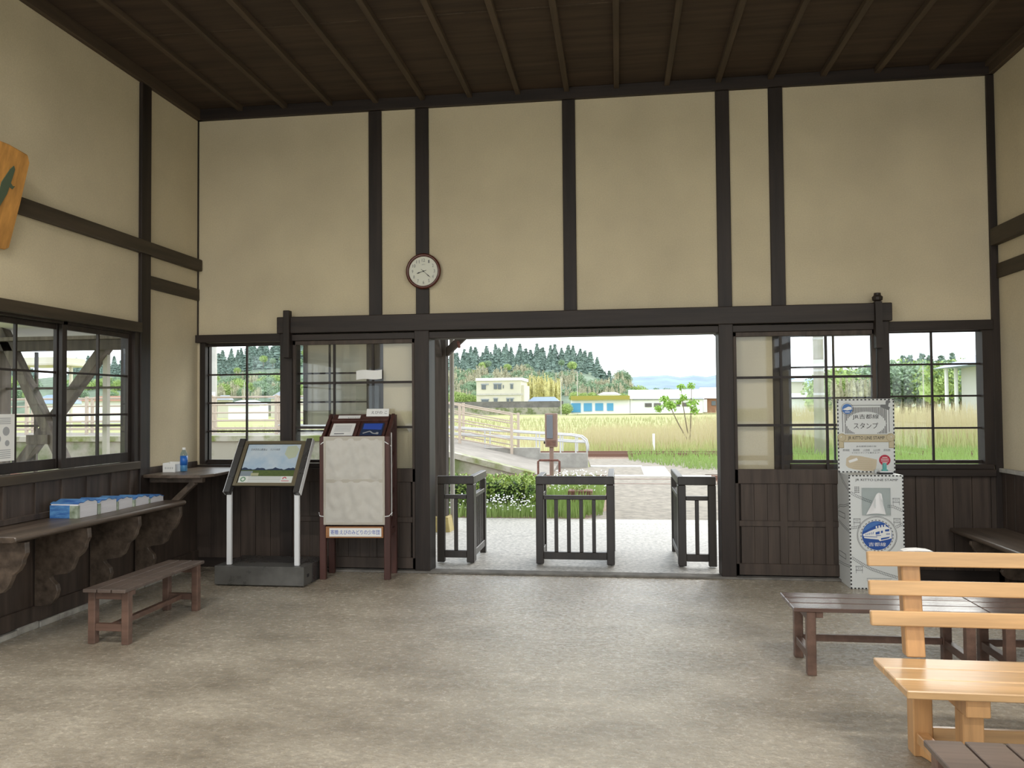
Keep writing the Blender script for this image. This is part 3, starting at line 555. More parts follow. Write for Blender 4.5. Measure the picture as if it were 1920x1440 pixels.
# ================================================================== BROCHURE RACK
ra = empty('brochure_rack', (-2.345, -0.30, 0), 0.07, 'reddish dark wood brochure rack with sloping top and white cloth front', 'rack')
W2 = 0.29
for s_ in (-1, 1):
    MB().box(s_*W2-0.028, s_*W2+0.028, -0.165, -0.115, 0, 1.27).build('front_leg', 'rack', ra, 0.004)
    MB().box(s_*W2-0.028, s_*W2+0.028, 0.115, 0.16, 0, 1.46).build('rear_leg', 'rack', ra, 0.004)
    MB().bar((s_*W2, -0.14, 1.25), (s_*W2, 0.14, 1.45), 0.03, 0.05).build('top_side_rail', 'rack', ra, 0.003)
    for z0 in (0.95, 0.62, 0.42):
        MB().bar((s_*W2, -0.13, z0-0.16), (s_*W2, 0.13, z0+0.16), 0.02, 0.035).build('shelf_side', 'rack', ra, 0.002)
    MB().box(s_*W2-0.015, s_*W2+0.015, -0.115, 0.115, 0.38, 0.43).build('side_rail', 'rack', ra, 0.003)
for z0 in (0.95, 0.62): MB().bar((-W2+0.03, 0, z0), (W2-0.03, 0, z0), 0.30, 0.012, (0, -0.75, 0.66)).build('shelf', 'rack', ra)
MB().box(-W2+0.03, W2-0.03, 0.13, 0.15, 0.4, 1.44).build('back_panel', 'rack', ra)
rb, rt = Vector((0, -0.15, 1.255)), Vector((0, 0.13, 1.465)); rv = rt-rb; RH = rv.length; rv.normalize(); rn = Vector((0, -rv.z, rv.y)); rf = lambda u, v, h: rb+Vector((u, 0, 0))+rv*v+rn*h
MB().prism([(-0.26, 0), (0.26, 0), (0.26, RH), (-0.26, RH)], rf, -0.02, 0).build('sloping_top', 'rack', ra, 0.002)
MB().prism([(-0.26, 0.225), (0.26, 0.225), (0.26, 0.255), (-0.26, 0.255)], rf, 0, 0.025).build('ledge', 'rack', ra, 0.002)
MB().prism([(-0.012, 0), (0.012, 0), (0.012, 0.225), (-0.012, 0.225)], rf, 0, 0.02).build('divider', 'rack', ra, 0.002)
# cloth with wrinkles
def cloth():
    b = MB(); nx, nz = 36, 50; w_, h_ = 0.55, 0.78
    for j in range(nz+1):
        for i in range(nx+1):
            u, v = i/nx, j/nz; e = min(u, 1-u, 0.12)/0.12*min(v, 1-v, 0.08)/0.08*min(1, abs(v-0.5)/0.06+0.15)
            d = 0.007*math.sin(u*17+2.2*math.sin(v*6))*math.sin(v*9+u*3)+0.005*math.sin(u*31+v*13)+0.004*math.sin(v*41+5*math.sin(u*7))
            b.v.append((-w_/2+w_*u, -0.178-e*(0.010+d), 0.488+h_*v))
    for j in range(nz):
        for i in range(nx): a = j*(nx+1)+i; b.f.append((a, a+1, a+nx+2, a+nx+1))
    return b
co = cloth().build('cloth_cover', 'cloth', ra, smooth=True); sm = co.modifiers.new('solid', 'SOLIDIFY'); sm.thickness = 0.003
fx = face_xz(0, 0, -0.181)
A = Art(fx); A.rect(-0.275, 0.275, 1.235, 1.27); A.rect(-0.275, -0.255, 0.488, 1.235); A.rect(0.255, 0.275, 0.488, 1.235); A.rect(-0.255, 0.255, 0.86, 0.89); A.rect(-0.255, 0.255, 0.488, 0.508); A.build('cloth_hem', 'clothband', ra)
for s_ in (-1, 1):
    MB().tube([(s_*0.27, -0.178, 1.225), (s_*0.30, -0.172, 1.205), (s_*0.325, -0.13, 1.18)], 0.004, 6).build('tie_string', 'cord', ra)
    MB().tube([(s_*0.27, -0.178, 0.56), (s_*0.31, -0.172, 0.565), (s_*0.332, -0.13, 0.59)], 0.004, 6).build('tie_string', 'cord', ra)
MB().box(0.322, 0.329, -0.13, -0.12, 0.56, 1.30).build('side_strip', 'soffit', ra)
# donor sign
MB().box(-0.255, 0.26, -0.185, -0.166, 0.372, 0.472).build('sign_frame', 'framewood', ra, 0.002)
A = Art(face_xz(0, 0, -0.1855)); A.rect(-0.222, 0.245, 0.385, 0.46); A.build('sign_plate', 'white_paper', ra)
text('寄贈:えびのみどりの少年団', 0.01, 0.424, 0.44, 0.042, 'blue_ink', face_xz(0, 0, -0.1865), ra)
# leaflets on the rack
def leaflet(u0, u1, v0, v1, label, artfn, name='leaflet', h0=0.001, m='white_paper'):
    o = MB().prism([(u0, v0), (u1, v0), (u1, v1), (u0, v1)], lambda u, v, h: Matrix.Rotation(0.07, 3, 'Z') @ rf(u, v, h)+Vector((-2.345, -0.30, 0)), h0, h0+0.004).build(name, m)
    tag(o, label, 'leaflet'); f = lambda u, v, h: Matrix.Rotation(0.07, 3, 'Z') @ rf(u, v, h+h0+0.0042)+Vector((-2.345, -0.30, 0))
    artfn(f, o); return o
def art1(f, o):
    A = Art(f); A.rect(-0.20, -0.11, 0.05, 0.062); A.build('print', 'grey_ink', o); A = Art(f)
    for i in range(6): A.rect(-0.21, -0.06, 0.09+0.016*i, 0.094+0.016*i)
    A.build('fine_print', 'soft_ink', o)
leaflet(-0.235, -0.03, 0.03, 0.205, 'white printed leaflet on the left of the sloping rack top', art1)
def art2(f, o):
    A = Art(f); A.poly([(0.05, 0.12), (0.22, 0.11), (0.22, 0.20), (0.05, 0.20)]); A.build('blue_print', 'blue_ink', o)
    A = Art(f); A.line([(0.06, 0.06), (0.12, 0.09), (0.15, 0.06), (0.2, 0.05)], 0.012); A.disc(0.19, 0.06, 0.014); A.build('pale_print', 'soft_ink', o)
leaflet(0.035, 0.235, 0.03, 0.21, 'dark blue picture leaflet on the right of the sloping rack top', art2, m='photo_mount')
def art3(f, o):
    A = Art(f)
    for i in range(7): A.rect(-0.12+0.016*i, -0.114+0.016*i, 0.285, 0.292)
    A.build('print', 'black_ink', o)
leaflet(-0.215, -0.01, 0.262, 0.325, 'narrow white card behind the ledge of the rack top', art3)
c4 = empty('folded_booklet', (-2.21, -0.185, 1.44), 0.07, 'cream booklet with black hiragana title atop the rack', 'booklet')
b = MB().box(-0.10, 0.11, -0.012, 0.0, 0.0, 0.075, Matrix.Rotation(-0.35, 4, 'X')); b.build('booklet_pages', 'white_paper', c4, 0.002)
text('えびの こ', 0.02, 0.038, 0.15, 0.03, 'black_ink', lambda u, v, h: Matrix.Rotation(-0.35, 3, 'X') @ Vector((u, -0.0125-h, v)), c4)
# papers on the door glass
pp = MB(); n = 10
for k in range(n+1):
    u = k/n
    for v in (0, 1): pp.v.append((-2.44+0.25*u, -0.092-0.02*math.sin(u*3.1), 1.785+0.085*v+0.012*u+0.006*math.sin(u*6)))
for k in range(n): pp.f.append((2*k, 2*k+2, 2*k+3, 2*k+1))
o = pp.build('posted_sheet', 'white_paper'); o.modifiers.new('s', 'SOLIDIFY').thickness = 0.002; tag(o, 'curling white sheet stuck across the glass of the left sliding door', 'paper')
o = MB().box(-2.44, -2.22, -0.098, -0.092, 1.50, 1.73).build('plastic_pocket', 'plastic'); tag(o, 'clear plastic leaflet pocket on the left sliding door glass', 'leaflet holder')
# ================================================================== STAMP STAND
sb = empty('stamp_stand', (2.095, -0.41, 0), label='tall pale cardboard stamp stand with blue train emblem', cat='stand')
BW, BD, BH = 0.215, 0.37, 0.935
MB().box(-BW, BW, 0, BD, 0.0, BH).build('cabinet', 'card', sb, 0.002)
ff = lambda u, v, h: Vector((u, -0.0006-h, v)); sf = lambda u, v, h: Vector((-BW-0.0006-h, BD-u, v))
def checker(A, u0, u1, v0, v1, wd, n_h, n_v, off=0):
    for i in range(n_h):
        if (i+off) % 2 == 0:
            a, c = u0+(u1-u0)*i/n_h, u0+(u1-u0)*(i+1)/n_h
            A.rect(a, c, v0, v0+wd); A.rect(a, c, v1-wd, v1)
    for i in range(n_v):
        if (i+off) % 2 == 0:
            a, c = v0+(v1-v0)*i/n_v, v0+(v1-v0)*(i+1)/n_v
            A.rect(u0, u0+wd, a, c); A.rect(u1-wd, u1, a, c)
A = Art(ff); checker(A, -BW, BW, 0.0, BH, 0.011, 30, 62); A.build('checked_edge', 'black_ink', sb)
text('JR KITTO LINE STAMP', 0.005, 0.893, 0.335, 0.024, 'black_ink', ff, sb)
def track(A, pts, wd=0.022):
    dense = []
    for (a, b_), (c, d) in zip(pts, pts[1:]):
        k = max(2, int(math.hypot(c-a, d-b_)/0.012))
        dense += [(a+(c-a)*i/k, b_+(d-b_)*i/k) for i in range(k)]
    dense.append(pts[-1])
    for sgn in (-0.5, 0.5):
        L_ = []
        for i, (a, b_) in enumerate(dense):
            p, q = dense[max(i-1, 0)], dense[min(i+1, len(dense)-1)]; l_ = math.hypot(q[0]-p[0], q[1]-p[1]) or 1
            L_.append((a-(q[1]-p[1])/l_*wd*sgn*0.7, b_+(q[0]-p[0])/l_*wd*sgn*0.7))
        A.line(L_, 0.0022)
    for i in range(0, len(dense), 1):
        p, q = dense[max(i-1, 0)], dense[min(i+1, len(dense)-1)]; l_ = math.hypot(q[0]-p[0], q[1]-p[1]) or 1
        nx, ny = -(q[1]-p[1])/l_*wd*0.6, (q[0]-p[0])/l_*wd*0.6
        A.line([(dense[i][0]-nx, dense[i][1]-ny), (dense[i][0]+nx, dense[i][1]+ny)], 0.0018)
A = Art(ff)
track(A, [(-0.20, 0.79), (-0.15, 0.76), (-0.08, 0.73), (-0.04, 0.715)]); track(A, [(0.09, 0.68), (0.13, 0.678), (0.17, 0.66), (0.20, 0.645)])
track(A, [(-0.20, 0.50), (-0.16, 0.505), (-0.13, 0.515)]); track(A, [(0.15, 0.51), (0.20, 0.535)])
track(A, [(-0.20, 0.255), (-0.13, 0.21), (-0.05, 0.165), (0.05, 0.13), (0.15, 0.10)])
def station_icon(A, x, y, s_=1.0):
    A.line([(x-0.02*s_, y-0.045), (x-0.02*s_, y+0.012)], 0.002); A.line([(x+0.02*s_, y-0.045), (x+0.02*s_, y+0.012)], 0.002)
    for yy in (0.012, 0.006, -0.018, -0.024): A.line([(x-0.024*s_, y+yy), (x+0.024*s_, y+yy)], 0.002)
    A.disc(x-0.007, y-0.005, 0.0035, 8); A.disc(x+0.007, y-0.005, 0.0035, 8)
for x, y in ((-0.155, 0.565), (0.155, 0.735), (0.158, 0.57), (-0.145, 0.175)): station_icon(A, x, y, 1.2)
for sgn in (0,):
    A.rect(-0.085, 0.11, 0.088, 0.09); A.rect(-0.085, -0.083, 0.065, 0.09)
A.build('track_drawing', 'grey_ink', sb)
A = Art(ff)
for i in range(3):
    for j in range(4): A.disc(-0.165+0.014*i+(0.0 if j % 2 else 0.0), 0.835-0.014*j, 0.0045, 8)
A.build('dot_mark', 'black_ink', sb)
text('JR KITTO LINE STAMP', 0.02, 0.073, 0.16, 0.012, 'black_ink', ff, sb)
A = Art(ff); cx, cy = 0.0, 0.44
A.ring(cx, cy, 0.158, 0.003); A.ring(cx, cy, 0.151, 0.0025)
for i in range(56):
    a = 2*math.pi*i/56
    if i % 2 == 0: A.ring(cx, cy, 0.129, 0.007, 1, a0=math.degrees(a), a1=math.degrees(a)+6.4)
A.build('emblem_ring', 'grey_ink', sb)
A = Art(lift(ff, 0.001)); A.disc(cx, cy, 0.118, 48); A.build('emblem_disc', 'emblem_blue', sb)
A = Art(lift(ff, 0.002)); A.poly([(-0.112, cy+0.03), (-0.06, cy+0.055), (0.0, cy+0.09), (0.04, cy+0.105), (0.0, cy+0.114), (-0.06, cy+0.098), (-0.095, cy+0.065)]); A.build('emblem_mountain', 'emblem_sky', sb)
A = Art(lift(ff, 0.003))
A.poly([(-0.112, cy+0.008), (-0.06, cy+0.035), (-0.02, cy+0.052), (0.03, cy+0.068), (0.075, cy+0.075), (0.1, cy+0.06), (0.112, cy+0.03), (0.113, cy-0.02), (0.09, cy-0.028), (0.02, cy-0.045), (0.01, cy-0.032), (-0.05, cy-0.028), (-0.1, cy-0.022)])
for i in range(4): A.rect(-0.01+0.022*i, 0.002+0.022*i, cy+0.06+0.004*i, cy+0.078+0.004*i)
A.build('emblem_train', 'white_paper', sb)
A = Art(lift(ff, 0.004))
A.poly([(-0.012, cy+0.027), (0.02, cy+0.036), (0.02, cy+0.014), (-0.012, cy+0.008)]); A.poly([(0.03, cy+0.038), (0.045, cy+0.042), (0.045, cy+0.024), (0.03, cy+0.02)]); A.poly([(0.062, cy+0.05), (0.095, cy+0.055), (0.095, cy+0.037), (0.062, cy+0.034)])
A.poly([(0.028, cy-0.036), (0.09, cy-0.02), (0.1, cy-0.008), (0.03, cy-0.02)]); A.poly([(-0.01, cy-0.003), (0.03, cy+0.0), (0.03, cy+0.004), (-0.01, cy+0.002)]); A.poly([(0.07, cy+0.01), (0.10, cy+0.012), (0.10, cy+0.018), (0.07, cy+0.016)])
for i in range(5): A.line([(-0.09+0.014*i, cy+0.002+0.002*i), (-0.084+0.014*i, cy+0.014+0.004*i)], 0.004)
A.line([(-0.105, cy-0.008), (0.0, cy-0.012)], 0.005)
A.build('emblem_windows', 'emblem_blue', sb)
text('吉都線', 0.0, cy-0.072, 0.135, 0.032, 'white_paper', lift(ff, 0.002), sb)
# clear pocket with white bag
MB().box(-0.115, 0.11, -0.006, -0.003, 0.605, 0.83).build('pocket_sheet', 'plastic', sb); A = Art(lift(ff, 0.006)); A.ring(0, 0, 0.001, 0.0005, 4); A.line([(-0.115, 0.605), (0.11, 0.605)], 0.004); A.line([(-0.115, 0.605), (-0.115, 0.83)], 0.003); A.line([(0.11, 0.605), (0.11, 0.83)], 0.004); A.line([(-0.115, 0.83), (0.11, 0.83)], 0.002); A.build('pocket_edge', 'card_edge', sb)
b = MB(); nn = 14
for j in range(nn+1):
    v = j/nn
    for i in range(nn+1):
        u = i/nn; wl, wr = -0.085+0.085*v, 0.07-0.03*v
        b.v.append((wl+(wr-wl)*u, -0.010-0.006*math.sin(u*9+v*4)*math.sin(v*3.1), 0.61+0.17*v+0.01*math.sin(u*3)))
for j in range(nn):
    for i in range(nn): a = j*(nn+1)+i; b.f.append((a, a+1, a+nn+2, a+nn+1))
b.build('white_bag', 'vinyl', sb, smooth=True)
A = Art(sf)
A.line([(0.0, 0.62), (0.1, 0.66), (0.22, 0.67), (0.37, 0.70)], 0.004); A.line([(0.0, 0.605), (0.1, 0.645), (0.22, 0.655), (0.37, 0.685)], 0.004)
A.line([(0.09, 0.935), (0.2, 0.86), (0.37, 0.80)], 0.004); A.line([(0.12, 0.935), (0.23, 0.87), (0.37, 0.815)], 0.004)
A.line([(0.0, 0.52), (0.15, 0.49), (0.37, 0.46)], 0.004); A.line([(0.0, 0.535), (0.15, 0.505), (0.37, 0.475)], 0.004)
A.line([(0.0, 0.17), (0.2, 0.175), (0.37, 0.19)], 0.004); A.line([(0.0, 0.155), (0.2, 0.16), (0.37, 0.175)], 0.004)
for z in (0.56, 0.22): A.line([(0.05, z), (0.25, z), (0.25, z+0.04), (0.05, z+0.04), (0.05, z)], 0.005)
A.build('side_drawing', 'grey_ink', sb)
# poster board on top
po = MB().box(-BW-0.01, BW+0.028, BD-0.10, BD-0.09, BH, 1.565).build('header_board', 'card', sb)
qf = lambda u, v, h: Vector((u+0.009, BD-0.1006-h, BH+v)); QW, QT = 0.233, 0.628
A = Art(qf); checker(A, -QW, QW, 0.0, QT, 0.010, 29, 38); A.build('header_checks', 'black_ink', po)
A = Art(qf)
A.ring(0.0, 0.435, 0.172, 0.0, 1)
for s_ in (-1, 1):
    A.line([(s_*0.19, 0.345), (s_*0.19, 0.545), (s_*0.155, 0.575), (0, 0.575)], 0.004)
for i in range(29):
    x = -0.168+0.012*i; 
    import math as _m
    e = 0.42+0.098*_m.sqrt(max(0, 1-(x/0.16)**2)) if abs(x) < 0.16 else 0.42
    e2 = 0.84-e
    if e+0.004 < 0.558: A.rect(x-0.0025, x+0.0025, max(e, 0.42)+0.002, 0.558)
    if 0.335 < e2-0.004: A.rect(x-0.0025, x+0.0025, 0.332, e2-0.002)
A.build('striped_border', 'black_ink', po)
text('JR吉都線', 0.0, 0.475, 0.215, 0.046, 'black_ink', qf, po); text('スタンプ', 0.0, 0.400, 0.20, 0.05, 'black_ink', qf, po)
A = Art(lift(qf, 0.001)); A.rect(-0.2, 0.2, 0.262, 0.322); A.rect(-0.225, -0.185, 0.21, 0.30); A.rect(0.185, 0.225, 0.21, 0.30); A.ring(-0.2, 0.30, 0.033, 0.022); A.ring(0.2, 0.30, 0.033, 0.022); A.build('ribbon', 'ribbon', po)
A = Art(lift(qf, 0.002)); A.rect(-0.2, 0.2, 0.259, 0.262); A.rect(-0.2, 0.2, 0.322, 0.325); A.ring(-0.2, 0.30, 0.035, 0.003); A.ring(0.2, 0.30, 0.035, 0.003); A.line([(-0.225, 0.3), (-0.225, 0.21), (-0.185, 0.21), (-0.185, 0.262)], 0.003); A.line([(0.225, 0.3), (0.225, 0.21), (0.185, 0.21), (0.185, 0.262)], 0.003); A.build('ribbon_outline', 'ribbon_dark', po)
text('JR KITTO LINE STAMP', 0.0, 0.292, 0.30, 0.036, 'black_ink', lift(qf, 0.002), po)
text('JR吉都線沿線の駅', 0.0, 0.222, 0.165, 0.015, 'grey_ink', qf, po)
for i, s_ in enumerate(('都城駅', '高崎駅', '小林駅', 'えびの駅', '吉松駅')): text(s_, -0.165+0.083*i, 0.192, 0.055, 0.014, 'grey_ink', qf, po)
A = Art(qf)
for i in range(5): A.rect(-0.195+0.083*i, -0.136+0.083*i, 0.181, 0.1825)
A.build('underline', 'grey_ink', po)
text('5つのスタンプを集めよう!', -0.005, 0.168, 0.225, 0.013, 'grey_ink', qf, po)
A = Art(qf); A.poly([(-0.17, 0.06), (-0.165, 0.12), (-0.13, 0.145), (-0.05, 0.14), (0.02, 0.125), (0.085, 0.11), (0.08, 0.06), (0.07, 0.012), (-0.02, 0.012), (-0.1, 0.025), (-0.15, 0.04)]); A.build('printed_loaf_shape', 'tan_ink', po)
A = Art(lift(qf, 0.001))
for i in range(5): A.line([(-0.12+0.01*i, 0.035+0.016*i), (0.05, 0.03+0.017*i)], 0.002)
A.build('printed_grain', 'tan_line', po)
A = Art(lift(qf, 0.002)); A.poly([(-0.15, 0.10), (-0.08, 0.125), (-0.07, 0.105), (-0.14, 0.08)]); A.build('printed_tag', 'white_paper', po)
A = Art(lift(qf, 0.002)); A.disc(0.148, 0.105, 0.046); A.poly([(0.13, 0.07), (0.15, 0.065), (0.135, 0.04)]); A.build('red_balloon', 'red_ink', po)
A = Art(lift(qf, 0.003))
for i in range(4): A.rect(0.117+(0.01 if i in (0, 3) else 0), 0.18-(0.01 if i in (0, 3) else 0), 0.126-0.015*i, 0.131-0.015*i)
A.build('balloon_text', 'white_paper', po)
A = Art(lift(qf, 0.001)); A.disc(-0.150, 0.545, 0.043); A.build('badge_disc', 'emblem_sky', po)
A = Art(lift(qf, 0.001)); A.ring(-0.150, 0.545, 0.052, 0.003); A.build('badge_ring', 'grey_ink', po)
A = Art(lift(qf, 0.002)); A.poly([(-0.19, 0.54), (-0.14, 0.565), (-0.115, 0.56), (-0.112, 0.54), (-0.15, 0.532)]); A.rect(-0.17, -0.13, 0.515, 0.522); A.build('badge_train', 'white_paper', po)
A = Art(lift(qf, 0.001)); A.poly([(0.12, 0.56), (0.19, 0.53), (0.2, 0.555), (0.185, 0.565), (0.19, 0.59), (0.205, 0.6), (0.195, 0.62), (0.17, 0.615), (0.165, 0.6), (0.165, 0.58), (0.125, 0.58)]); A.build('printed_stamp', 'grey_ink', po)
# stamp pad with teal stamp
st_ = empty('ink_stamp', (2.20, -0.30, BH), label='teal handled ink stamp on a black pad on the stamp stand', cat='stamp')
MB().box(-0.055, 0.055, -0.04, 0.04, 0, 0.014).build('ink_pad', 'black_plastic', st_, 0.003); MB().box(-0.048, 0.048, -0.035, 0.035, 0.014, 0.026).build('pad_lid', 'steel', st_, 0.003)
MB().lathe([(0.026, 0.026), (0.026, 0.036), (0.0175, 0.04), (0.0165, 0.085), (0.012, 0.092)], 18).build('handle', 'teal', st_, smooth=True)
gp = MB().box(2.13, 2.165, -0.27, -0.245, BH, BH+0.035).build('rubber_eraser', 'card_edge', None, 0.004); tag(gp, 'small grey block beside the ink stamp on the stand', 'block')
# white bag end glimpsed above the honey bench
# ================================================================== WICKETS (ticket gates)
def panel(mb_fn, u0, u1, z_off, nb, t, first):
    """one barred frame; mb_fn maps (u, z, thick)"""
    H_ = 0.845; P = lambda a, b_, c, d, th0=-0.03, th1=0.03: MB().prism([(a, c), (b_, c), (b_, d), (a, d)], mb_fn, th0, th1)
    P(u0, u1, H_-0.08, H_).build('top_rail', 'gate', t, 0.006)
    P(u0, u0+0.075, z_off if not first else 0, H_-0.08).build('post', 'gate', t, 0.006)
    P(u1-0.075, u1, z_off, H_-0.08).build('post', 'gate', t, 0.006)
    P(u0+0.075, u1-0.075, H_-0.225, H_-0.185, -0.025, 0.025).build('middle_rail', 'gate', t, 0.004); P(u0+0.075, u1-0.075, 0.045, 0.115, -0.025, 0.025).build('bottom_rail', 'gate', t, 0.004)
    for i in range(nb):
        u = u0+0.075+(u1-u0-0.15)*(i+1)/(nb+1); P(u-0.018, u+0.018, 0.115, H_-0.225, -0.015, 0.015).build('bar', 'gate', t, 0.003)
FY = 0.43
def wicket(x0, x1, nb, sides, label):
    t = empty('wicket_gate', (0, 0, 0), label=label, cat='gate', group='wooden wickets in the doorway')
    panel(lambda u, v, k: (u, FY+k, v), x0, x1, 0.0, nb, t, True)
    for sx, dep, n_ in sides:
        xx = x0+0.03 if sx < 0 else x1-0.03
        panel(lambda u, v, k, xx=xx: (xx+k, u, v), FY+0.032, FY+dep, -0.05, n_, t, True)
wicket(-1.785, -1.415, 1, ((1, 0.72, 6),), 'left wicket of dark barred wood beside the left door post')
wicket(-0.806, -0.05, 4, ((-1, 0.50, 5), (1, 0.98, 9)), 'wide middle wicket of dark barred wood in the doorway')
wicket(0.55, 0.905, 1, ((-1, 0.98, 9),), 'right wicket of dark barred wood beside the right door post')
# ================================================================== OUTSIDE: PLATFORM SIDE
G = -0.10
def slab(name, pts, m, z1=0.0, z0=-0.15, label=None, zf=None):
    n = len(pts); zf = zf or (lambda x, y: z1)
    b = MB(); b.add([(x, y, z0) for x, y in pts]+[(x, y, zf(x, y)) for x, y in pts], [tuple(range(n-1, -1, -1)), tuple(range(n, 2*n))]+[(i, (i+1) % n, (i+1) % n+n, i+n) for i in range(n)])
    o = b.build(name, m); return struct(o, label)
slab('ground', [(-900, -400), (900, -400), (900, 1500), (-900, 1500)], 'field', -0.16, -0.3, 'flat grassy land around the station')
slab('ground_forecourt', [(-60, -70), (60, -70), (60, -10.25), (-60, -10.25)], 'white_line', -0.03, -0.15, 'unseen station forecourt, paved pale to bounce daylight inside')  # out of view; pale surface chosen to bounce light into the hall
slab('ground_path', [(-14, 0.03), (14, 0.03), (14, 4.25), (-14, 4.25)], 'apron', 0, -0.2, 'rough concrete apron outside the doorway', lambda x, y: 0.0 if y < 0.1 else G+0.0)
b = MB()
slab('ground_gravel', [(-40, 4.25), (40, 4.25), (40, 12.0), (-40, 12.0)], 'ballast', G-0.02, -0.2, 'brown ballast around the tracks')
slab('crossing_path', [(-0.46, 4.25), (3.9, 4.25), (2.1, 5.6), (2.0, 12), (3.2, 12.0), (3.4, 13.4), (1.6, 17.6), (-0.95, 17.6), (-0.75, 14.2), (-2.4, 14.0), (-1.9, 11.2), (-0.1, 9.0), (-0.1, 5.6)], 'asphalt', G, -0.2, 'grey asphalt foot crossing over the tracks')
slab('ground_gravel', [(-60, 17.6), (60, 17.6), (60, 20.6), (-60, 20.6)], 'ballast', G-0.02, -0.2, 'brown ballast of the far track')
b = MB(); x = -0.46
while x < 5:
    b.box(x+0.004, x+0.296, 3.70, 4.0, G+0.002, G+0.010)
    for i in range(4): b.box(x+0.03+0.07*i, x+0.05+0.07*i, 3.72, 3.98, G+0.010, G+0.015)
    x += 0.3
tag(b.build('tactile_paving', 'tactile'), 'cream ribbed tactile strip across the apron outside', 'paving')
b = MB().box(-0.9, 2.1, 11.35, 11.62, G, G+0.006).box(-0.75, 0.6, 14.2, 14.4, G, G+0.03).box(0.58, 1.2, 11.65, 14.3, G, G+0.006)
tag(b.build('white_road_marking', 'white_line'), 'worn white painted lines on the asphalt crossing', 'road marking')
for Y in (9.55, 10.62): tag(MB().box(-40, -0.1, Y-0.03, Y+0.03, G-0.02, G+0.09).box(-0.1, 2.0, Y-0.03, Y+0.03, G-0.02, G+0.008).box(2.0, 40, Y-0.03, Y+0.03, G-0.02, G+0.09).build('railway_rail', 'rail'), 'rusty rail of the near track, %s' % ('closer to the doorway' if Y < 10 else 'farther from the doorway'), 'rail', 'rails of the near track')
for Y in (18.5, 19.7): tag(MB().box(-60, 60, Y-0.03, Y+0.03, G, G+0.12).build('railway_rail', 'rail'), 'rusty rail of the far track, %s' % ('edge nearer the island platform' if Y < 19 else 'beside the reeds'), 'rail', 'rails of the far track')
# canopy over the apron
cp = empty('platform_canopy', (0, 0, 0), label='dark timber canopy on posts outside the doorway', cat='canopy')
for x in (-2.28, 1.52):
    MB().box(x-0.085, x+0.085, 2.72, 2.89, 0.12, 2.72).build('post', 'canopyw', cp, 0.006)
    MB().prism([(-0.15, G), (0.15, G), (0.115, 0.13), (-0.115, 0.13)], lambda u, v, k, x=x: (x+u, 2.80+k, v), -0.15, 0.15).build('footing', 'yellow_concrete', cp, 0.01)
    s_ = 1 if x < 0 else -1
    MB().bar((x+s_*0.07, 2.80, 2.22), (x+s_*0.62, 2.80, 2.72), 0.09, 0.09).build('brace', 'canopyw', cp, 0.004)
    MB().tube([(x+s_*0.25, 2.80, 2.30), (x+s_*0.25, 2.73, 2.36)], 0.02, 8).build('bolt', 'rust', cp)
    MB().bar((x, 2.74, 2.20), (x, 2.3, 2.68), 0.08, 0.08).build('cross_brace', 'canopyw', cp, 0.004)
MB().box(-2.55, 1.8, 2.72, 2.88, 2.70, 2.88).build('front_beam', 'canopyw', cp, 0.004)
MB().bar((-0.38, WT+0.02, 3.35), (-0.38, 3.4, 2.95), 4.3, 0.04).build('roof', 'canopyw', cp)
# thin light downpipe beside the canopy post
tag(MB().tube([(-2.16, 2.94, G), (-2.16, 2.94, 2.9)], 0.03, 10).build('downpipe', 'pole_concrete'), 'thin pale downpipe beside the left canopy post', 'pipe')
# notice board outside behind the left door glass
nb = empty('notice_board', (-2.78, 0.30, 0), label='pale backed notice board outside behind the left door glass', cat='notice board')
MB().box(-0.29, 0.345, -0.012, 0.012, 1.36, 2.30).build('board', 'board_back', nb); MB().box(-0.335, -0.29, -0.02, 0.02, 1.36, 2.34).box(-0.29, 0.345, -0.02, 0.02, 2.30, 2.34).build('board_frame', 'brace', nb, 0.003)
MB().box(0.30, 0.345, 0.013, 0.05, G, 2.30).build('leg', 'canopyw', nb); MB().box(-0.335, -0.292, 0.021, 0.05, 1.36, 2.3).build('back_batten', 'canopyw', nb)
# lean-to with X braced timbers, left of the building
lt = empty('braced_shelter', (0, 0.40, 0), label='lean-to frame with crossed grey timbers outside the left window', cat='shelter')
def pt3(px, py): p = at(px, py, 0.40); return Vector((p.x, 0, p.z))
MB().box(-9.5, -4.55, -0.06, 0.06, 2.155, 2.262).build('beam', 'canopyw', lt, 0.004)
MB().bar(pt3(-10, 590), pt3(128, 880), 0.10, 0.12, (0, 1, 0)).build('cross_brace', 'brace', lt, 0.004)
MB().bar(pt3(215, 610)+Vector((0, 0.11, 0)), pt3(20, 880)+Vector((0, 0.11, 0)), 0.10, 0.12, (0, 1, 0)).build('cross_brace', 'brace', lt, 0.004)
MB().box(pt3(60, 850).x, pt3(100, 850).x, -0.09, -0.06, pt3(85, 832).z, pt3(85, 815).z).build('brace_plate', 'brace', lt)
MB().box(-9.5, -4.6, -0.10, 0.0, 2.262, 2.30).build('wall_plate', 'brace', lt)
MB().bar((-6.9, -1.6, 2.72), (-6.9, 0.6, 2.30), 4.7, 0.03).build('soffit', 'soffit', lt)
for px, w_ in ((50, 0.014), (182, 0.026)):
    q = pt3(px, 700); MB().box(q.x-w_, q.x+w_, 0.13, 0.13+2*w_, G, 2.155).build('post', 'pole_concrete' if px > 100 else 'brace', lt)
for py in (729, 799):
    q = pt3(0, py); MB().box(-9.5, -4.6, 0.02, 0.06, q.z-0.012, q.z+0.012).build('guard_rail', 'canopyw', lt)
MB().box(-6.65, -6.5, -0.1, 0.1, G, 2.155).build('post', 'brace', lt)
for x in (-4.7, -9.3): MB().box(x-0.07, x+0.07, -0.06, 0.06, G, 2.155).build('post', 'canopyw', lt)
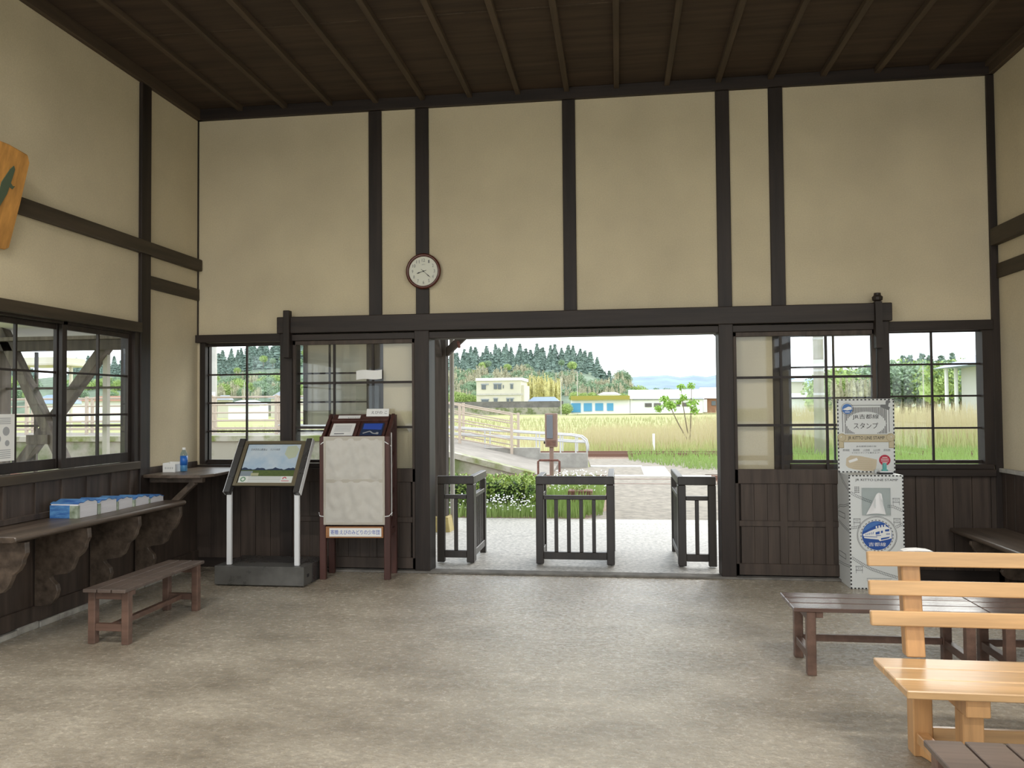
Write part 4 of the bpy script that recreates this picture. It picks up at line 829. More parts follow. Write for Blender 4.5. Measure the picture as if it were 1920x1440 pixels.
# ------------------------------------------------------------------ island platform and ramp
def ramp_z(x): return min(0.85, max(G, -0.03+(-1.95-x)*0.246))
def ramp_zf(x): return min(0.85, max(G, -0.09+(-0.81-x)*0.186))
b = MB(); xs = [-60, -20, -5.55, -4.5, -3.5, -2.5, -1.95, -1.6]
for x in xs: b.v += [(x, 11.2, -0.2), (x, 11.2, ramp_z(x)), (x, 15.4, ramp_zf(x)), (x, 15.4, -0.2)]
for i in range(len(xs)-1):
    k = 4*i; b.f += [(k, k+4, k+5, k+1), (k+1, k+5, k+6, k+2), (k+2, k+6, k+7, k+3)]
b.f += [(0, 1, 2, 3), (k+4, k+7, k+6, k+5)]
struct(b.build('ground_platform', ['ramp_paving']), 'island platform sloping down to the crossing')
b = MB()
for a, c in ((-60, -5.55), (-5.55, -1.95)):
    za, zc = ramp_z(a), ramp_z(c)
    for (y0, y1, d0, d1) in ((11.12, 11.5, -0.11, 0.02),):
        b.add([(a, y0, za+d0), (c, y0, zc+d0), (c, y1, zc+d0), (a, y1, za+d0), (a, y0, za+d1), (c, y0, zc+d1), (c, y1, zc+d1), (a, y1, za+d1)], [(3, 2, 1, 0), (4, 5, 6, 7), (0, 1, 5, 4), (2, 3, 7, 6), (0, 4, 7, 3), (1, 2, 6, 5)])
struct(b.build('wall_platform_coping', 'coping'), 'mossy coping along the platform edge')
b = MB().add([(-60, 11.17, -0.2), (-1.9, 11.17, -0.2), (-1.9, 11.17, -0.1), (-5.55, 11.17, 0.74), (-60, 11.17, 0.74)], [(0, 1, 2, 3, 4)])
b.add([(-60, 11.2, -0.2), (-1.9, 11.2, -0.2), (-1.9, 11.2, -0.1), (-5.55, 11.2, 0.74), (-60, 11.2, 0.74)], [(4, 3, 2, 1, 0)])
struct(b.build('wall_platform', 'mosswall'), 'stained concrete platform retaining wall')
# concrete kerb wall beyond the ramp with silver handrail
kw = MB(); kw.box(-5.0, -2.1, 14.0, 14.25, -0.2, 0.42).box(-2.1, -0.82, 14.0, 14.25, -0.2, 0.28); tag(kw.build('kerb_wall', 'concrete'), 'grey concrete block wall at the foot of the ramp', 'wall')
def handrail(Y, label):
    t = empty('handrail', (0, Y, 0), label=label, cat='handrail', group='silver handrails beside the ramp')
    for dz, nm, ex in ((0, 'top_tube', 0), (-0.17, 'lower_tube', -0.1)):
        pts = [(-9.5, 0, 1.06+dz), (-4.6, 0, 0.96+dz), (-1.25, 0, 0.745+dz), (-1.0+ex*0.3, 0, 0.70+dz), (-0.88+ex*0.3, 0, 0.60+dz), (-0.84, 0, 0.45 if not ex else 0.56)]
        if nm == 'top_tube': pts.append((-0.84, 0, 0.28))
        else: pts = pts[:3]+[(-0.86, 0, 0.56)]
        MB().tube(pts, 0.024, 8).build(nm, 'silver', t, smooth=True)
    for x in (-7, -5.2, -3.6, -2.2, -1.55, -1.14): MB().tube([(x, 0, 0.27 if x > -2.1 else 0.40), (x, 0, 0.73+0.065*(-1.25-x) if x < -1.25 else 0.73)], 0.02, 8).build('post', 'silver', t)
handrail(14.12, 'silver tubular handrail on the kerb wall, nearer of the pair'); handrail(15.0, 'silver tubular handrail behind the kerb wall, farther of the pair')
def fence(Y, xs, label, h=1.07):
    t = empty('ramp_fence', (0, Y, 0), label=label, cat='fence', group='beige pipe fences along the ramp')
    for x in xs: MB().box(x-0.035, x+0.035, -0.035, 0.035, ramp_zf(x)-0.1, ramp_zf(x)+h).build('post', 'beige_rail', t)
    for k in range(5):
        hh = h-0.05-k*0.225; pts = [(x, 0, ramp_zf(x)+hh) for x in xs]
        MB().tube(pts, 0.02, 6).build('rail', 'beige_rail', t)
fence(13.92, [-26, -24, -22.8, -20.9, -19, -17.1, -15.2, -13.28, -11.38, -9.46, -7.6, -5.75, -4.255, -2.84], 'beige pipe fence stepping down the near side of the ramp')
fence(15.3, [-28, -26, -24, -22, -20, -18, -16, -14, -12, -10, -8.1, -6.2, -4.42, -2.83], 'beige pipe fence along the far side of the ramp')
# signal machine on a pole + rust guard
mc = empty('collection_post', (0, 8.6, 0), label='brown metal box on a pole beside the crossing', cat='post box')
a, c = at(1022, 775, 8.6), at(1045.5, 838, 8.6); xm = (a.x+c.x)/2
MB().box(a.x, c.x, -0.08, 0.08, c.z, a.z).build('box', 'machine', mc, 0.012)
MB().box(a.x+0.035, c.x-0.085, -0.095, -0.08, c.z+0.17, a.z-0.03).build('glass_face', 'machine_grey', mc, 0.006)
b = MB()
for i in range(4): b.box(a.x+0.03, c.x-0.03, -0.088, -0.08, c.z+0.035+0.028*i, c.z+0.047+0.028*i)
b.build('slot_grille', 'rust', mc); MB().tube([(xm+0.0, 0, G), (xm, 0, c.z)], 0.043, 12).build('pole', 'machine', mc)
MB().tube([(a.x-0.03, -0.02, c.z+0.09), (a.x+0.01, -0.02, c.z+0.09)], 0.028, 10).build('knob', 'black_plastic', mc)
gd = empty('pipe_guard', (0, 8.35, 0), label='rust red pipe guard around the brown pole', cat='guard')
p0, p1 = at(1009, 863, 8.35), at(1049, 863, 8.35)
MB().tube([(p0.x, 0, G), (p0.x, 0, p0.z-0.02), (p0.x+0.03, 0, p0.z), (p1.x-0.03, 0, p1.z), (p1.x, 0, p1.z-0.02), (p1.x, 0, G)], 0.022, 8).build('hoop', 'rust', gd)
# utility poles near
def pole(px, Y, top, wpx, label, base=G, bands=()):
    p = at(px, 760, Y); r = wpx/2*(Y-CAM.y)/F; t = empty('utility_pole', (p.x, Y, base), label=label, cat='pole')
    MB().tube([(0, 0, 0), (0, 0, top)], [r*1.05, r*0.85], 14).build('shaft', 'pole_concrete', t, smooth=True)
    for z in bands: MB().tube([(0, 0, z), (0, 0, z+0.06)], r*1.08, 14).build('band', 'silver', t)
    return t
t = pole(401, 16.5, 4.0, 13, 'concrete pole seen through the left back window'); MB().box(-0.13, 0.11, -0.14, -0.11, 2.0, 2.17).build('number_plate', 'white_paper', t)
t = pole(1536, 17.5, 12.0, 18, 'tall concrete pole seen through the right sliding door', bands=(1.9, 2.6, 3.55, 3.75, 4.2)); MB().box(-0.2, 0.15, -0.2, -0.17, 2.75, 2.95).build('number_plate', 'white_paper', t)
# ------------------------------------------------------------------ planting
def leaves(b, cx, cy, cz, rx, ry, rz, n, s, shell=0.75):
    for _ in range(n):
        u, v = rr(-1, 1), rr(0, 2*math.pi); q = math.sqrt(1-u*u); k = rr(shell, 1.05)
        p = Vector((cx+rx*q*math.cos(v)*k, cy+ry*q*math.sin(v)*k, cz+rz*u*k))
        d1 = Vector((rr(-1, 1), rr(-1, 1), rr(-1, 1))).normalized()*s; d2 = d1.cross(Vector((rr(-1, 1), rr(-1, 1), rr(-1, 1)))).normalized()*s*0.55
        k0 = len(b.v); b.v += [tuple(p-d1), tuple(p-d2), tuple(p+d1), tuple(p+d2)]; b.f.append((k0, k0+1, k0+2, k0+3))
hd = MB()
for i in range(4200):
    x, y, z = rr(-2.95, -1.28), rr(4.75, 5.55), rr(G, 0.39+0.05*math.sin(i))
    f = random.choice((0, 1, 2)); 
    if f == 0: y = rr(4.72, 4.85)
    elif f == 1: z = rr(0.33, 0.44)
    else: x = random.choice((rr(-2.97, -2.85), rr(-1.42, -1.27)))
    leaves(hd, x, y, z, 0.03, 0.03, 0.03, 1, rr(0.02, 0.035))
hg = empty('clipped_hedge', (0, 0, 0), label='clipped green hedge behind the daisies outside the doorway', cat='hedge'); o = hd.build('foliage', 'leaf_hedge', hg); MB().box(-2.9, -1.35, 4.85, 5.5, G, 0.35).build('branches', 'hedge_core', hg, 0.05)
def blades(name, n, xf, yf, hf, wd, m, label, cat, lean=0.25, base=G, seg=2):
    b = MB()
    for _ in range(n):
        x, y = xf(), yf(); x, y = (x, y) if not isinstance(y, tuple) else y
        h = hf(x, y); a = rr(0, math.pi); dx, dy = math.cos(a)*wd*rr(0.6, 1.3), math.sin(a)*wd*0.4; lx, ly = rr(-lean, lean)*h, rr(-lean, lean)*h*0.5
        k = len(b.v); b.v += [(x-dx, y-dy, base), (x+dx, y+dy, base), (x+lx*0.4+dx*0.8, y+ly*0.4+dy*0.8, base+h*0.6), (x+lx*0.4-dx*0.8, y+ly*0.4-dy*0.8, base+h*0.6), (x+lx, y+ly, base+h)]
        b.f += [(k, k+1, k+2, k+3), (k+3, k+2, k+4)]
    return tag(b.build(name, m), label, cat, kind='stuff')
blades('meadow_grass', 2600, lambda: rr(-3.6, -0.5), lambda: rr(4.28, 4.75), lambda x, y: rr(0.06, 0.24), 0.007, 'grass', 'green grass and stems at the foot of the hedge', 'grass')
blades('meadow_grass', 2600, lambda: rr(-1.25, -0.25), lambda: rr(4.6, 8.6), lambda x, y: rr(0.08, 0.36), 0.009, 'grass', 'tufted green grass seen through the middle wicket', 'grass')
blades('meadow_grass', 1500, lambda: rr(-3.6, -2.9), lambda: rr(4.3, 6.5), lambda x, y: rr(0.2, 0.6), 0.008, 'reed_green', 'pale green grass seen through the left wicket', 'grass')
blades('meadow_grass', 1200, lambda: rr(2.1, 4.5), lambda: rr(5.0, 8.5), lambda x, y: rr(0.08, 0.25), 0.008, 'grass', 'short grass beside the crossing seen through the right wicket', 'grass')
def daisies(xf, yf, n, zr, label):
    b = MB()
    for _ in range(n):
        x, y, z = xf(), yf(), rr(*zr); r = rr(0.009, 0.016); t_ = rr(-0.5, 0.5); k = len(b.v)
        for j in range(6): a = j*math.pi/3; b.v.append((x+r*math.cos(a), y+r*math.sin(a)*0.5-0.0, z+r*math.sin(a)*0.75))
        b.f.append(tuple(range(k, k+6)))
    tag(b.build('daisy_flowers', 'petal'), label, 'flowers', kind='stuff')
daisies(lambda: rr(-2.8, -1.25), lambda: rr(4.28, 4.70), 260, (0.0, 0.22), 'white daisies in front of the clipped hedge')
daisies(lambda: rr(-1.2, -0.1), lambda: rr(6.0, 8.4), 260, (0.08, 0.32), 'white daisies beyond the middle wicket')
pl = empty('planter_box', (-0.62, 5.4, G), label='dark brown wooden planter box seen through the middle wicket', cat='planter'); MB().box(-0.18, 0.2, -0.15, 0.15, 0, 0.3).build('box', 'rust', pl, 0.01); b = MB(); leaves(b, 0, 0, 0.32, 0.17, 0.12, 0.05, 120, 0.02, 0.2); b.build('plants', 'leaf_hedge', pl)
# reeds, bank grass, field
def rx_(): return rr(-4, 26)
def reedh(x, y):
    g = min(1, max(0, (x-2.5)/3.5)); return rr(0.45, 1.0)*(0.95+0.95*g)
blades('dry_reeds', 26000, lambda: rr(-1.5, 24) if R() < 0.9 else rr(-14, 0), lambda: 21.5+18*R()**1.6, reedh, 0.010, 'reed', 'tall dry pinkish tan reeds beyond the far track', 'reeds', 0.18, -0.16)
blades('green_reeds', 20000, lambda: rr(-2, 24), lambda: 20.6+14*R()**1.5, lambda x, y: reedh(x, y)*0.55, 0.014, 'reed_green', 'yellow green undergrowth among the dry reeds', 'grass', 0.25, -0.16)
blades('bank_grass', 14000, lambda: 0, lambda: (lambda y: (rr(max(0.3, (y-12)*-0.5+2.6), 16), y))(rr(13.2, 20.3)), lambda x, y: rr(0.10, 0.30)*(1+0.5*min(1, max(0, (x-3)/3))), 0.012, 'grass', 'bright green grass bank along the crossing', 'grass', 0.35, -0.14)
blades('field_stubble', 9000, lambda: rr(-30, 45), lambda: 40+60*R()**1.4, lambda x, y: rr(0.2, 0.5), 0.03, 'straw', 'pale straw stubble in the wide field', 'field', 0.3, -0.16)
tag(MB().box(4.22-3.05, 4.30-3.05, 20.95, 21.03, -0.15, 0.55).build('white_stake', 'house_white'), 'small white stake standing among the reeds', 'stake')
# three saplings
def sapling(px, Y, top_py, lean, cl, label):
    p = at(px, 760, Y); tz = at(px, top_py, Y).z; t = empty('sapling', (p.x, Y, -0.16), label=label, cat='sapling', group='young trees in front of the white warehouse')
    Hh = tz+0.16; pts = [(lean*(1-k/6)**1.3, 0, Hh*k/6) for k in range(7)]; MB().tube(pts, [0.03-0.003*k for k in range(7)], 6).build('stem', 'bark', t)
    b = MB()
    for fx_, fz, r in cl:
        leaves(b, fx_, 0, Hh*fz, r*0.62, r*0.62, r*0.5, int(120*r/0.3), 0.055, 0.1)
    b.build('foliage', 'sapling_leaf', t)
sapling(1252, 24, 745, 0.95, ((-0.1, 0.96, 0.35), (0.1, 0.84, 0.5), (-0.35, 0.78, 0.3)), 'leftmost of three young trees, lowest with broad leaf cluster')
sapling(1277, 25, 722, 0.35, ((0, 0.97, 0.28), (0.1, 0.80, 0.3), (-0.1, 0.72, 0.2)), 'middle of three young trees with small top tuft')
sapling(1297, 24, 722, -0.1, ((-0.02, 0.98, 0.28), (0.05, 0.72, 0.42), (0.1, 0.60, 0.3)), 'rightmost of three young trees before the warehouse')
# ------------------------------------------------------------------ houses
def bpx(t, Y, x0, x1, y0, y1, d, name, m, dy=0.0, bev=0):
    """a box whose front face spans photo pixels x0..x1, y0(top)..y1(bottom) at distance plane Y"""
    a, c = at(x0, y0, Y), at(x1, y1, Y); return MB().box(a.x, c.x, Y-dy-(0.1 if dy else 0), Y+d-dy if not dy else Y-dy, min(a.z, c.z), max(a.z, c.z)).build(name, m, t, bev)
def wins(t, Y, L, name='window', m='house_glass'):
    for x0, x1, y0, y1 in L: 
        a, c = at(x0, y0, Y), at(x1, y1, Y); MB().box(a.x, c.x, Y-0.15, Y, c.z, a.z).build(name, m, t)
Yh = 170
h = empty('concrete_house', label='cream two storey flat roofed house before the wooded hill', cat='house')
bpx(h, Yh, 893, 977, 711, 774, 12, 'walls', 'house_cream'); bpx(h, Yh-0.3, 892, 979, 709, 713, 12.6, 'parapet', 'house_white'); bpx(h, Yh-0.2, 894, 981, 738.5, 740.5, 0.2, 'ledge', 'pole_concrete')
a, c = at(977, 722, Yh+1), at(983, 759, Yh+1); MB().box(a.x, c.x, Yh+1, Yh+12, -0.2, a.z).build('side_wing', 'house_cream', h)
wins(h, Yh, ((903, 911, 722, 730), (926, 932, 721, 729.5), (933.5, 940, 721, 729.5), (943, 944.5, 722, 728), (957, 962, 721, 729), (903, 916, 750, 757), (926, 933, 748, 756), (950, 955, 748, 755), (957, 962, 748, 755)))
wins(h, Yh, ((902, 916, 719.5, 721.5), (925, 941, 718.5, 720.5), (956, 963, 719, 720.5), (902, 917, 748, 749.5), (925, 934, 746, 747.5), (949, 964, 746, 747.5)), 'awning', 'roof_grey')
h = empty('boundary_wall', label='dark grey block wall along the far edge of the field', cat='wall'); bpx(h, 150, 380, 1056, 758, 769, 0.6, 'upper_wall', 'wall_grey'); bpx(h, 149.5, 380, 1066, 769, 777, 0.8, 'lower_wall', 'mosswall')
h = empty('blue_shutter_garage', label='low white building with blue shutters and mustard roof edge', cat='building')
bpx(h, 150, 1070, 1182, 748, 775, 8, 'walls', 'house_white'); bpx(h, 149, 1070, 1181, 742.5, 749, 9, 'roof_edge', 'mustard')
wins(h, 150, ((1071, 1089, 756, 773), (1094.5, 1110, 756, 771), (1116, 1131, 756, 770), (1138, 1150, 756, 770)), 'shutter', 'shutter_blue')
def gable(t, Y, x0, x1, yt, ye, inset, d, m, name='roof'):
    a, c = at(x0, ye, Y), at(x1, ye, Y); z1 = at((x0+x1)/2, yt, Y).z; wi_ = inset*(c.x-a.x)
    b = MB(); b.add([(a.x, Y-0.6, a.z), (c.x, Y-0.6, c.z), (c.x-wi_, Y+d/2, z1), (a.x+wi_, Y+d/2, z1), (a.x, Y+d, a.z), (c.x, Y+d, c.z)], [(0, 1, 2, 3), (5, 4, 3, 2), (0, 3, 4), (1, 5, 2), (0, 4, 5, 1)]); return b.build(name, m, t)
h = empty('warehouse', label='long white warehouse with pale sloping roof and five windows', cat='building')
bpx(h, 150, 1181, 1318, 747, 774, 14, 'walls', 'house_white'); gable(h, 150, 1179, 1320, 729, 748, 0.0, 15, 'roof_white'); bpx(h, 149.6, 1186, 1319, 747.5, 748.6, 0.3, 'gutter', 'roof_grey')
wins(h, 150, ((1209, 1222, 756, 763), (1226, 1239, 756, 763), (1244, 1257, 756, 762.5), (1261, 1275, 755, 762), (1279, 1291, 755, 762)), 'window', 'wall_grey')
h = empty('brown_house', label='brown walled house with grey roof right of the warehouse', cat='house')
bpx(h, 152, 1317, 1372, 747, 774, 10, 'walls', 'house_brown'); gable(h, 152, 1315, 1390, 725, 747, 0.04, 12, 'roof_white'); wins(h, 152, ((1334, 1342, 752, 760),), 'window'); bpx(h, 151.5, 1318, 1326, 749, 773, 0.5, 'porch', 'house_white')
hs = [('low_house', 178, 985, 1052, 756, 766, 744, 'roof_blue', 0.2, 'low blue roofed house between the cream house and garage'), ('low_house', 176, 862, 884, 752, 760, 745, 'roof_white', 0.15, 'small white roofed house left of the cream house'),
      ('low_house', 190, 1120, 1165, 740, 752, 735, 'roof_white', 0.25, 'pale roofed house behind the blue shutter garage'),
      ('tiled_house', 120, 1470, 1512, 716, 775, 711, 'roof_grey', 0.15, 'grey tiled two storey house seen through the right sliding door'), ('tiled_house', 130, 1548, 1600, 740, 775, 722, 'roof_white', 0.35, 'white roofed house right of the concrete pole'),
      ('low_house', 110, 1475, 1560, 745, 775, 737, 'roof_white', 0.1, 'long low pale roofed shed beyond the reeds'),
      ('tiled_house', 140, 505, 560, 747, 765, 733, 'roof_grey', 0.25, 'grey hip roofed house seen through the left back window'), ('low_house', 138, 405, 432, 750, 765, 741, 'roof_grey', 0.2, 'dark roofed shed behind the left concrete pole'),
      ('low_house', 118, 425, 490, 758, 767, 750, 'roof_white', 0.3, 'low white roof behind the platform fence'),
      ('low_house', 90, 150, 245, 752, 770, 742, 'house_brown', 0.2, 'red roofed house seen through the left side window'), ('low_house', 100, 55, 140, 757, 772, 740, 'roof_blue', 0.2, 'blue roofed shed seen past the crossed timbers')]
for nm, Y, x0, x1, ye, yb, yt, rm, ins, lab in hs:
    h = empty(nm, label=lab, cat='house'); d = (x1-x0)*(Y-CAM.y)/F*0.6; a, c = at(x0+3, ye, Y), at(x1-3, yb, Y); MB().box(a.x, c.x, Y, Y+d, -0.2, a.z+0.05).build('walls', 'house_white' if rm != 'roof_grey' else 'house_cream', h); gable(h, Y, x0, x1, yt, ye, ins, d, rm)
h = empty('platform_shelter', label='small pale roofed shelter standing beyond the crossed timbers', cat='shelter')
a, c = at(12, 686, 22), at(112, 668, 22); MB().box(a.x, c.x, 22, 24, a.z, a.z+0.12).box(a.x+0.15, c.x-0.15, 22.2, 23.8, a.z+0.12, c.z).build('roof', 'house_cream', h, 0.02)
for x in (a.x+0.2, c.x-0.2): MB().box(x-0.05, x+0.05, 22.9, 23.0, G, a.z).build('post', 'house_cream', h)
# big roofed building on the right
h = empty('workshop_building', label='pale grey building with blue roof at the right window edge', cat='building'); Y = 42
a, c = at(1802, 690, Y+8), at(1900, 775, Y); MB().box(a.x, a.x+12, Y, Y+8, -0.2, a.z).build('walls', 'soffit', h)
a, c, e = at(1760, 692, Y+8), at(1900, 690, Y-1), at(1925, 640, Y+3); a.z = at(1802, 690, Y+8).z
MB().add([(a.x, Y-1, a.z), (a.x+16, Y-1, a.z), (a.x+16, Y+4, e.z+1.2), (e.x, Y+4, e.z+0.1), (a.x, Y+9, a.z), (a.x+16, Y+9, a.z)], [(0, 1, 2, 3), (3, 2, 5, 4), (0, 3, 4), (1, 5, 2), (0, 4, 5, 1)]).build('roof', 'roof_blue', h)
for px in (1775, 1793): q = at(px, 730, Y+8); MB().tube([(q.x, Y+8, -0.2), (q.x, Y+8, a.z)], 0.12, 8).build('porch_post', 'house_white', h)

for px, Y, py, lab in ((1052, 140, 706, 'utility pole right of the gold bamboo'), (1083, 160, 697, 'slim utility pole above the blue shutter garage'), (1732, 60, 680, 'slim pole seen through the right window'), (458, 146, 716, 'slim lamp post seen through the left back window')):
    p = at(px, 760, Y); z = at(px, py, Y).z; t = empty('utility_pole', (p.x, Y, -0.2), label=lab, cat='pole'); r = 1.6/2*(Y-CAM.y)/F
    MB().tube([(0, 0, 0), (0, 0, z+0.2)], r, 8).build('shaft', 'pole_concrete', t); MB().box(-r*4, r*4, -r, r, z-0.6, z-0.6+r).build('crossarm', 'pole_concrete', t)
# ------------------------------------------------------------------ hills and trees
def ridge(px):
    K = [(-60, 690), (60, 680), (130, 668), (230, 668), (300, 690), (380, 690), (398, 668), (425, 655), (470, 640), (560, 630), (700, 632), (800, 640), (850, 655), (872, 650), (905, 652), (935, 645), (1000, 647), (1035, 648), (1062, 645), (1090, 650), (1112, 658), (1125, 675), (1135, 690), (1150, 697), (1165, 703), (1180, 708), (1192, 722), (1205, 745)]
    for (a, b_), (c, d) in zip(K, K[1:]):
        if a <= px <= c: return b_+(d-b_)*(px-a)/(c-a)
    return 762
def hill(name, Y0, Y1, pxs, topf, m, label, n=14):
    b = MB()
    for i, px in enumerate(pxs):
        for k in range(n+1):
            u = k/n; Y = Y0+(Y1-Y0)*u; q = at(px, 762-(762-topf(px))*math.sin(u*math.pi/2)**1.1, Y); b.v.append((q.x, Y, q.z if u > 0 else -0.2))
        q = at(px, 762, Y1*1.25); b.v.append((q.x, Y1*1.25, -0.2))
    nn_ = n+2
    for i in range(len(pxs)-1):
        for k in range(nn_-1): a = i*nn_+k; b.f.append((a, a+nn_, a+nn_+1, a+1))
    return struct(b.build(name, m, smooth=True), label)
hill('ground_hill', 215, 300, list(range(-80, 1216, 12)), lambda p: 762-(762-ridge(p))*0.62 if ridge(p) < 745 else 755, 'hillside', 'wooded hill behind the village')
hill('ground_far_hill', 900, 1400, list(range(1100, 2100, 25)), lambda p: 708+3*math.sin(p*0.03)+2*math.sin(p*0.11)-6*math.exp(-((p-1330)/90)**2)+(8*max(0, (1215-p))/100), 'far_hill', 'distant wooded hill with blue haze in its colour')
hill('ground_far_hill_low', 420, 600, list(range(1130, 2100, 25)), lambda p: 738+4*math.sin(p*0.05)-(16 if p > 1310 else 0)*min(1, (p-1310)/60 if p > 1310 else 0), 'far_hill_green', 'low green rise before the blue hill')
def conifer_mesh(seed):
    random.seed(seed); b = MB(); layers = 7
    for k in range(layers):
        z0, z1 = 1.2+k*1.45, 1.2+k*1.45+3.0; r = 2.3*(1-k/layers)+0.35; n = 11; kk = len(b.v)
        for j in range(n): a = 2*math.pi*j/n; q = r*rr(0.7, 1.15); b.v.append((q*math.cos(a), q*math.sin(a), z0+rr(-0.35, 0.35)))
        b.v.append((rr(-0.15, 0.15), rr(-0.15, 0.15), min(z1, 12.6)))
        for j in range(n): b.f.append((kk+j, kk+(j+1) % n, kk+n))
        b.f.append(tuple(kk+j for j in range(n-1, -1, -1)))
    for _ in range(420):
        z = rr(1.0, 12.3); a = rr(0, 6.283); q = 2.75*(1-z/13.2)*rr(0.75, 1.12); leaves(b, q*math.cos(a), q*math.sin(a), z, 0.1, 0.1, 0.1, 1, rr(0.2, 0.42))
    return b
def bush_mesh(seed, n=9, rad=3.2, tall=1.0):
    random.seed(seed); b = MB()
    for _ in range(n):
        cx, cy, cz, r = rr(-rad*0.42, rad*0.42), rr(-rad*0.42, rad*0.42), rad*tall*rr(0.5, 1.15), rad*rr(0.22, 0.40); kk = len(b.v); nu, nv = 8, 5
        for i in range(nv+1):
            th = math.pi*i/nv
            for j in range(nu): a = 2*math.pi*(j+0.5*(i % 2))/nu; q = r*rr(0.78, 1.18); b.v.append((cx+q*math.sin(th)*math.cos(a), cy+q*math.sin(th)*math.sin(a), cz+q*math.cos(th)*tall))
        for i in range(nv):
            for j in range(nu): b.f.append((kk+i*nu+j, kk+i*nu+(j+1) % nu, kk+(i+1)*nu+(j+1) % nu, kk+(i+1)*nu+j))
    leaves(b, 0, 0, rad*tall*0.85, rad*0.95, rad*0.95, rad*tall*0.80, 1700, rad*0.075, 0.5)
    return b
def plume_mesh(seed):
    random.seed(seed); b = MB()
    for _ in range(13):
        cx, cy, H_ = rr(-2.6, 2.6), rr(-2, 2), rr(5.5, 10); r = rr(0.35, 0.65); n = 6; kk = len(b.v); lx = rr(-0.8, 0.8)
        prof = [(0.35, 0), (1, 0.35), (1.1, 0.6), (0.65, 0.85), (0.08, 1)]
        for q, z in prof:
            for j in range(n): a = 2*math.pi*j/n; w_ = r*q*rr(0.75, 1.25); b.v.append((cx+lx*z*z+w_*math.cos(a), cy+w_*math.sin(a), H_*z))
        for i in range(len(prof)-1):
            for j in range(n): b.f.append((kk+i*n+j, kk+i*n+(j+1) % n, kk+(i+1)*n+(j+1) % n, kk+(i+1)*n+j))
        for _ in range(95): z = rr(0.12, 1.02); leaves(b, cx+lx*z*z, cy, H_*z, r*2.9*(1.15-z), r*1.8, 0.5, 1, 0.30, 0.4)
    return b
protos = {}
def tree(kind, mesh_fn, m, trunk_h, label, cat, group, nv=3):
    L = []
    for v in range(nv):
        t = empty(kind, (0, 0, 0), label=label, cat=cat, group=group); cr = mesh_fn(v+hash(kind) % 7 if False else v+len(protos)*10+1).build('crown', m, t); MB().tube([(0, 0, -3), (0, 0, trunk_h)], 0.22, 6).build('trunk', 'bark', t); L.append([t, False])
    protos[kind] = L
tree('cedar_tree', conifer_mesh, 'cedar', 3, 'dark blue green cedar tree on the wooded hill', 'tree', 'cedars on the wooded hill')
tree('leafy_tree', bush_mesh, 'broad_mid', 2, 'mid green rounded tree on the lower hillside', 'tree', 'rounded green trees on the hillside')
tree('fresh_leafy_tree', bush_mesh, 'broad_light', 2, 'bright yellow green rounded tree on the hill or village edge', 'tree', 'bright green trees about the hill')
tree('bamboo_clump', plume_mesh, 'bamboo', 2, 'olive tan feathery bamboo clump on the hillside', 'bamboo', 'tan bamboo clumps on the hillside')
tree('golden_bamboo_clump', plume_mesh, 'bamboo_gold', 2, 'golden yellow bamboo clump right of the cream house', 'bamboo', 'golden bamboo clumps behind the village', 2)
random.seed(99)
def place(kind, px, top_py, Y, size_px, label=None, hpx=None):
    """tree whose top reaches top_py; size_px = its height in the photo"""
    s = (size_px*(Y-CAM.y)/F); base_h = {'cedar_tree': 12.6, 'leafy_tree': 5.6, 'fresh_leafy_tree': 5.6, 'bamboo_clump': 9.5, 'golden_bamboo_clump': 9.5}[kind]
    q = at(px, top_py, Y); k = s/base_h; L = random.choice(protos[kind])
    if L[1]: t = copy_tree(L[0])
    else: t = L[0]; L[1] = True
    t.location = (q.x, Y, q.z-s); t.rotation_euler = (0, 0, rr(0, 6.28)); t.scale = (k*rr(0.9, 1.15)*(1.45 if kind == 'cedar_tree' else 1.0),)*2+(k,)
    if label: t['label'] = label
    return t
vis = [(-5, 60), (125, 250), (385, 600), (845, 1196)]
def inv(px): return any(a <= px <= b_ for a, b_ in vis)
px = -5
while px < 1196:
    if inv(px):
        Rg = ridge(px); hR = 762-Rg
        if hR > 30:
            place('cedar_tree', px+rr(-3, 3), Rg+rr(-4, 9), 300, rr(42, 62)); place('cedar_tree', px+8+rr(-3, 3), Rg+rr(4, 20), 290, rr(38, 58))
            if hR > 60: place('cedar_tree', px+rr(-5, 5), Rg+rr(16, 36), 278, rr(36, 52))
            if hR > 80:
                if R() < 0.30: place(random.choice(('fresh_leafy_tree', 'leafy_tree')), px+rr(-5, 5), Rg+rr(24, 42), 268, rr(12, 19))
    px += 11.5
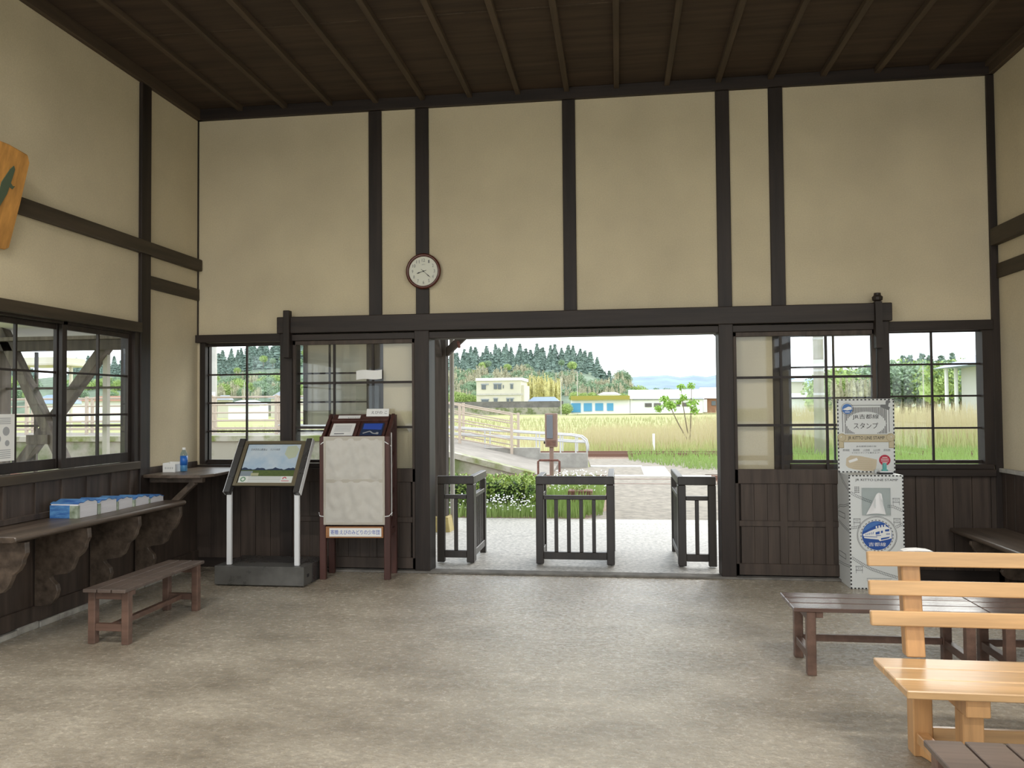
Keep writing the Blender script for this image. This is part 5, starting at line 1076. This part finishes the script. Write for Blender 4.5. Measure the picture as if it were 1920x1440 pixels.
for x0, x1, y0, y1, Y0, Y1, n, kinds in ((845, 1010, 684, 735, 265, 225, 92, ('bamboo_clump', 'bamboo_clump', 'bamboo_clump', 'leafy_tree')), (1010, 1180, 694, 738, 262, 225, 72, ('bamboo_clump', 'leafy_tree', 'bamboo_clump')), (1130, 1200, 716, 745, 250, 225, 16, ('leafy_tree', 'leafy_tree', 'fresh_leafy_tree')),
                                     (388, 600, 694, 730, 262, 220, 60, ('leafy_tree', 'fresh_leafy_tree', 'leafy_tree', 'bamboo_clump')), (-5, 60, 700, 735, 260, 222, 8, ('leafy_tree', 'fresh_leafy_tree')), (125, 250, 700, 735, 260, 222, 20, ('leafy_tree', 'fresh_leafy_tree'))):
    for _ in range(n):
        px = rr(x0, x1); u = R(); place(random.choice(kinds), px, y0+(y1-y0)*u+rr(-3, 3), Y0+(Y1-Y0)*u, rr(26, 38) if u < 0.8 else rr(18, 26))
for px, py in ((985, 712), (1000, 706), (1015, 702), (1030, 706), (1042, 712), (1020, 716), (993, 722), (1035, 722)): place('golden_bamboo_clump', px, py, rr(205, 215), rr(34, 44))
for px, py, s in ((850, 731, 34), (862, 734, 32), (876, 737, 30), (888, 739, 26), (1078, 733, 22), (1095, 735, 20), (1110, 734, 20), (1130, 736, 20), (1150, 735, 22), (1165, 736, 20), (1062, 755, 22), (1180, 738, 18)): place('fresh_leafy_tree', px, py, 175 if px < 900 else (195 if px != 1062 else 148), s)
# trees seen through the right windows
for px in range(1560, 1860, 16):
    y = 690-10*math.sin((px-1560)/60) if px < 1660 else 672; place(random.choice(('fresh_leafy_tree', 'leafy_tree', 'fresh_leafy_tree')), px, y+rr(-4, 4), rr(95, 115), rr(75, 90), 'tall bright green tree seen through the right windows')['group'] = 'trees seen through the right windows'
for px in range(1580, 1660, 14): place('bamboo_clump', px, rr(706, 718), 90, rr(50, 60), 'tan green bamboo clump seen through the right sliding door')['group'] = 'bamboo behind the white roofed house'
for px in (1693, 1705, 1728, 1742, 1765, 1785): place('cedar_tree', px, rr(660, 666), 135, 95, 'slim cedar rising above the trees in the right window')['group'] = 'cedars in the right window'
for px in (1212, 1230, 1250, 1262, 1285, 1300, 1318, 1335): place('leafy_tree', px, rr(726, 731), 330, rr(16, 22), 'small rounded tree behind the warehouse roof')['group'] = 'trees behind the warehouse roof'
for L in protos.values():
    for t, used in L:
        if not used:
            for ch in list(t.children): bpy.data.objects.remove(ch)
            bpy.data.objects.remove(t)
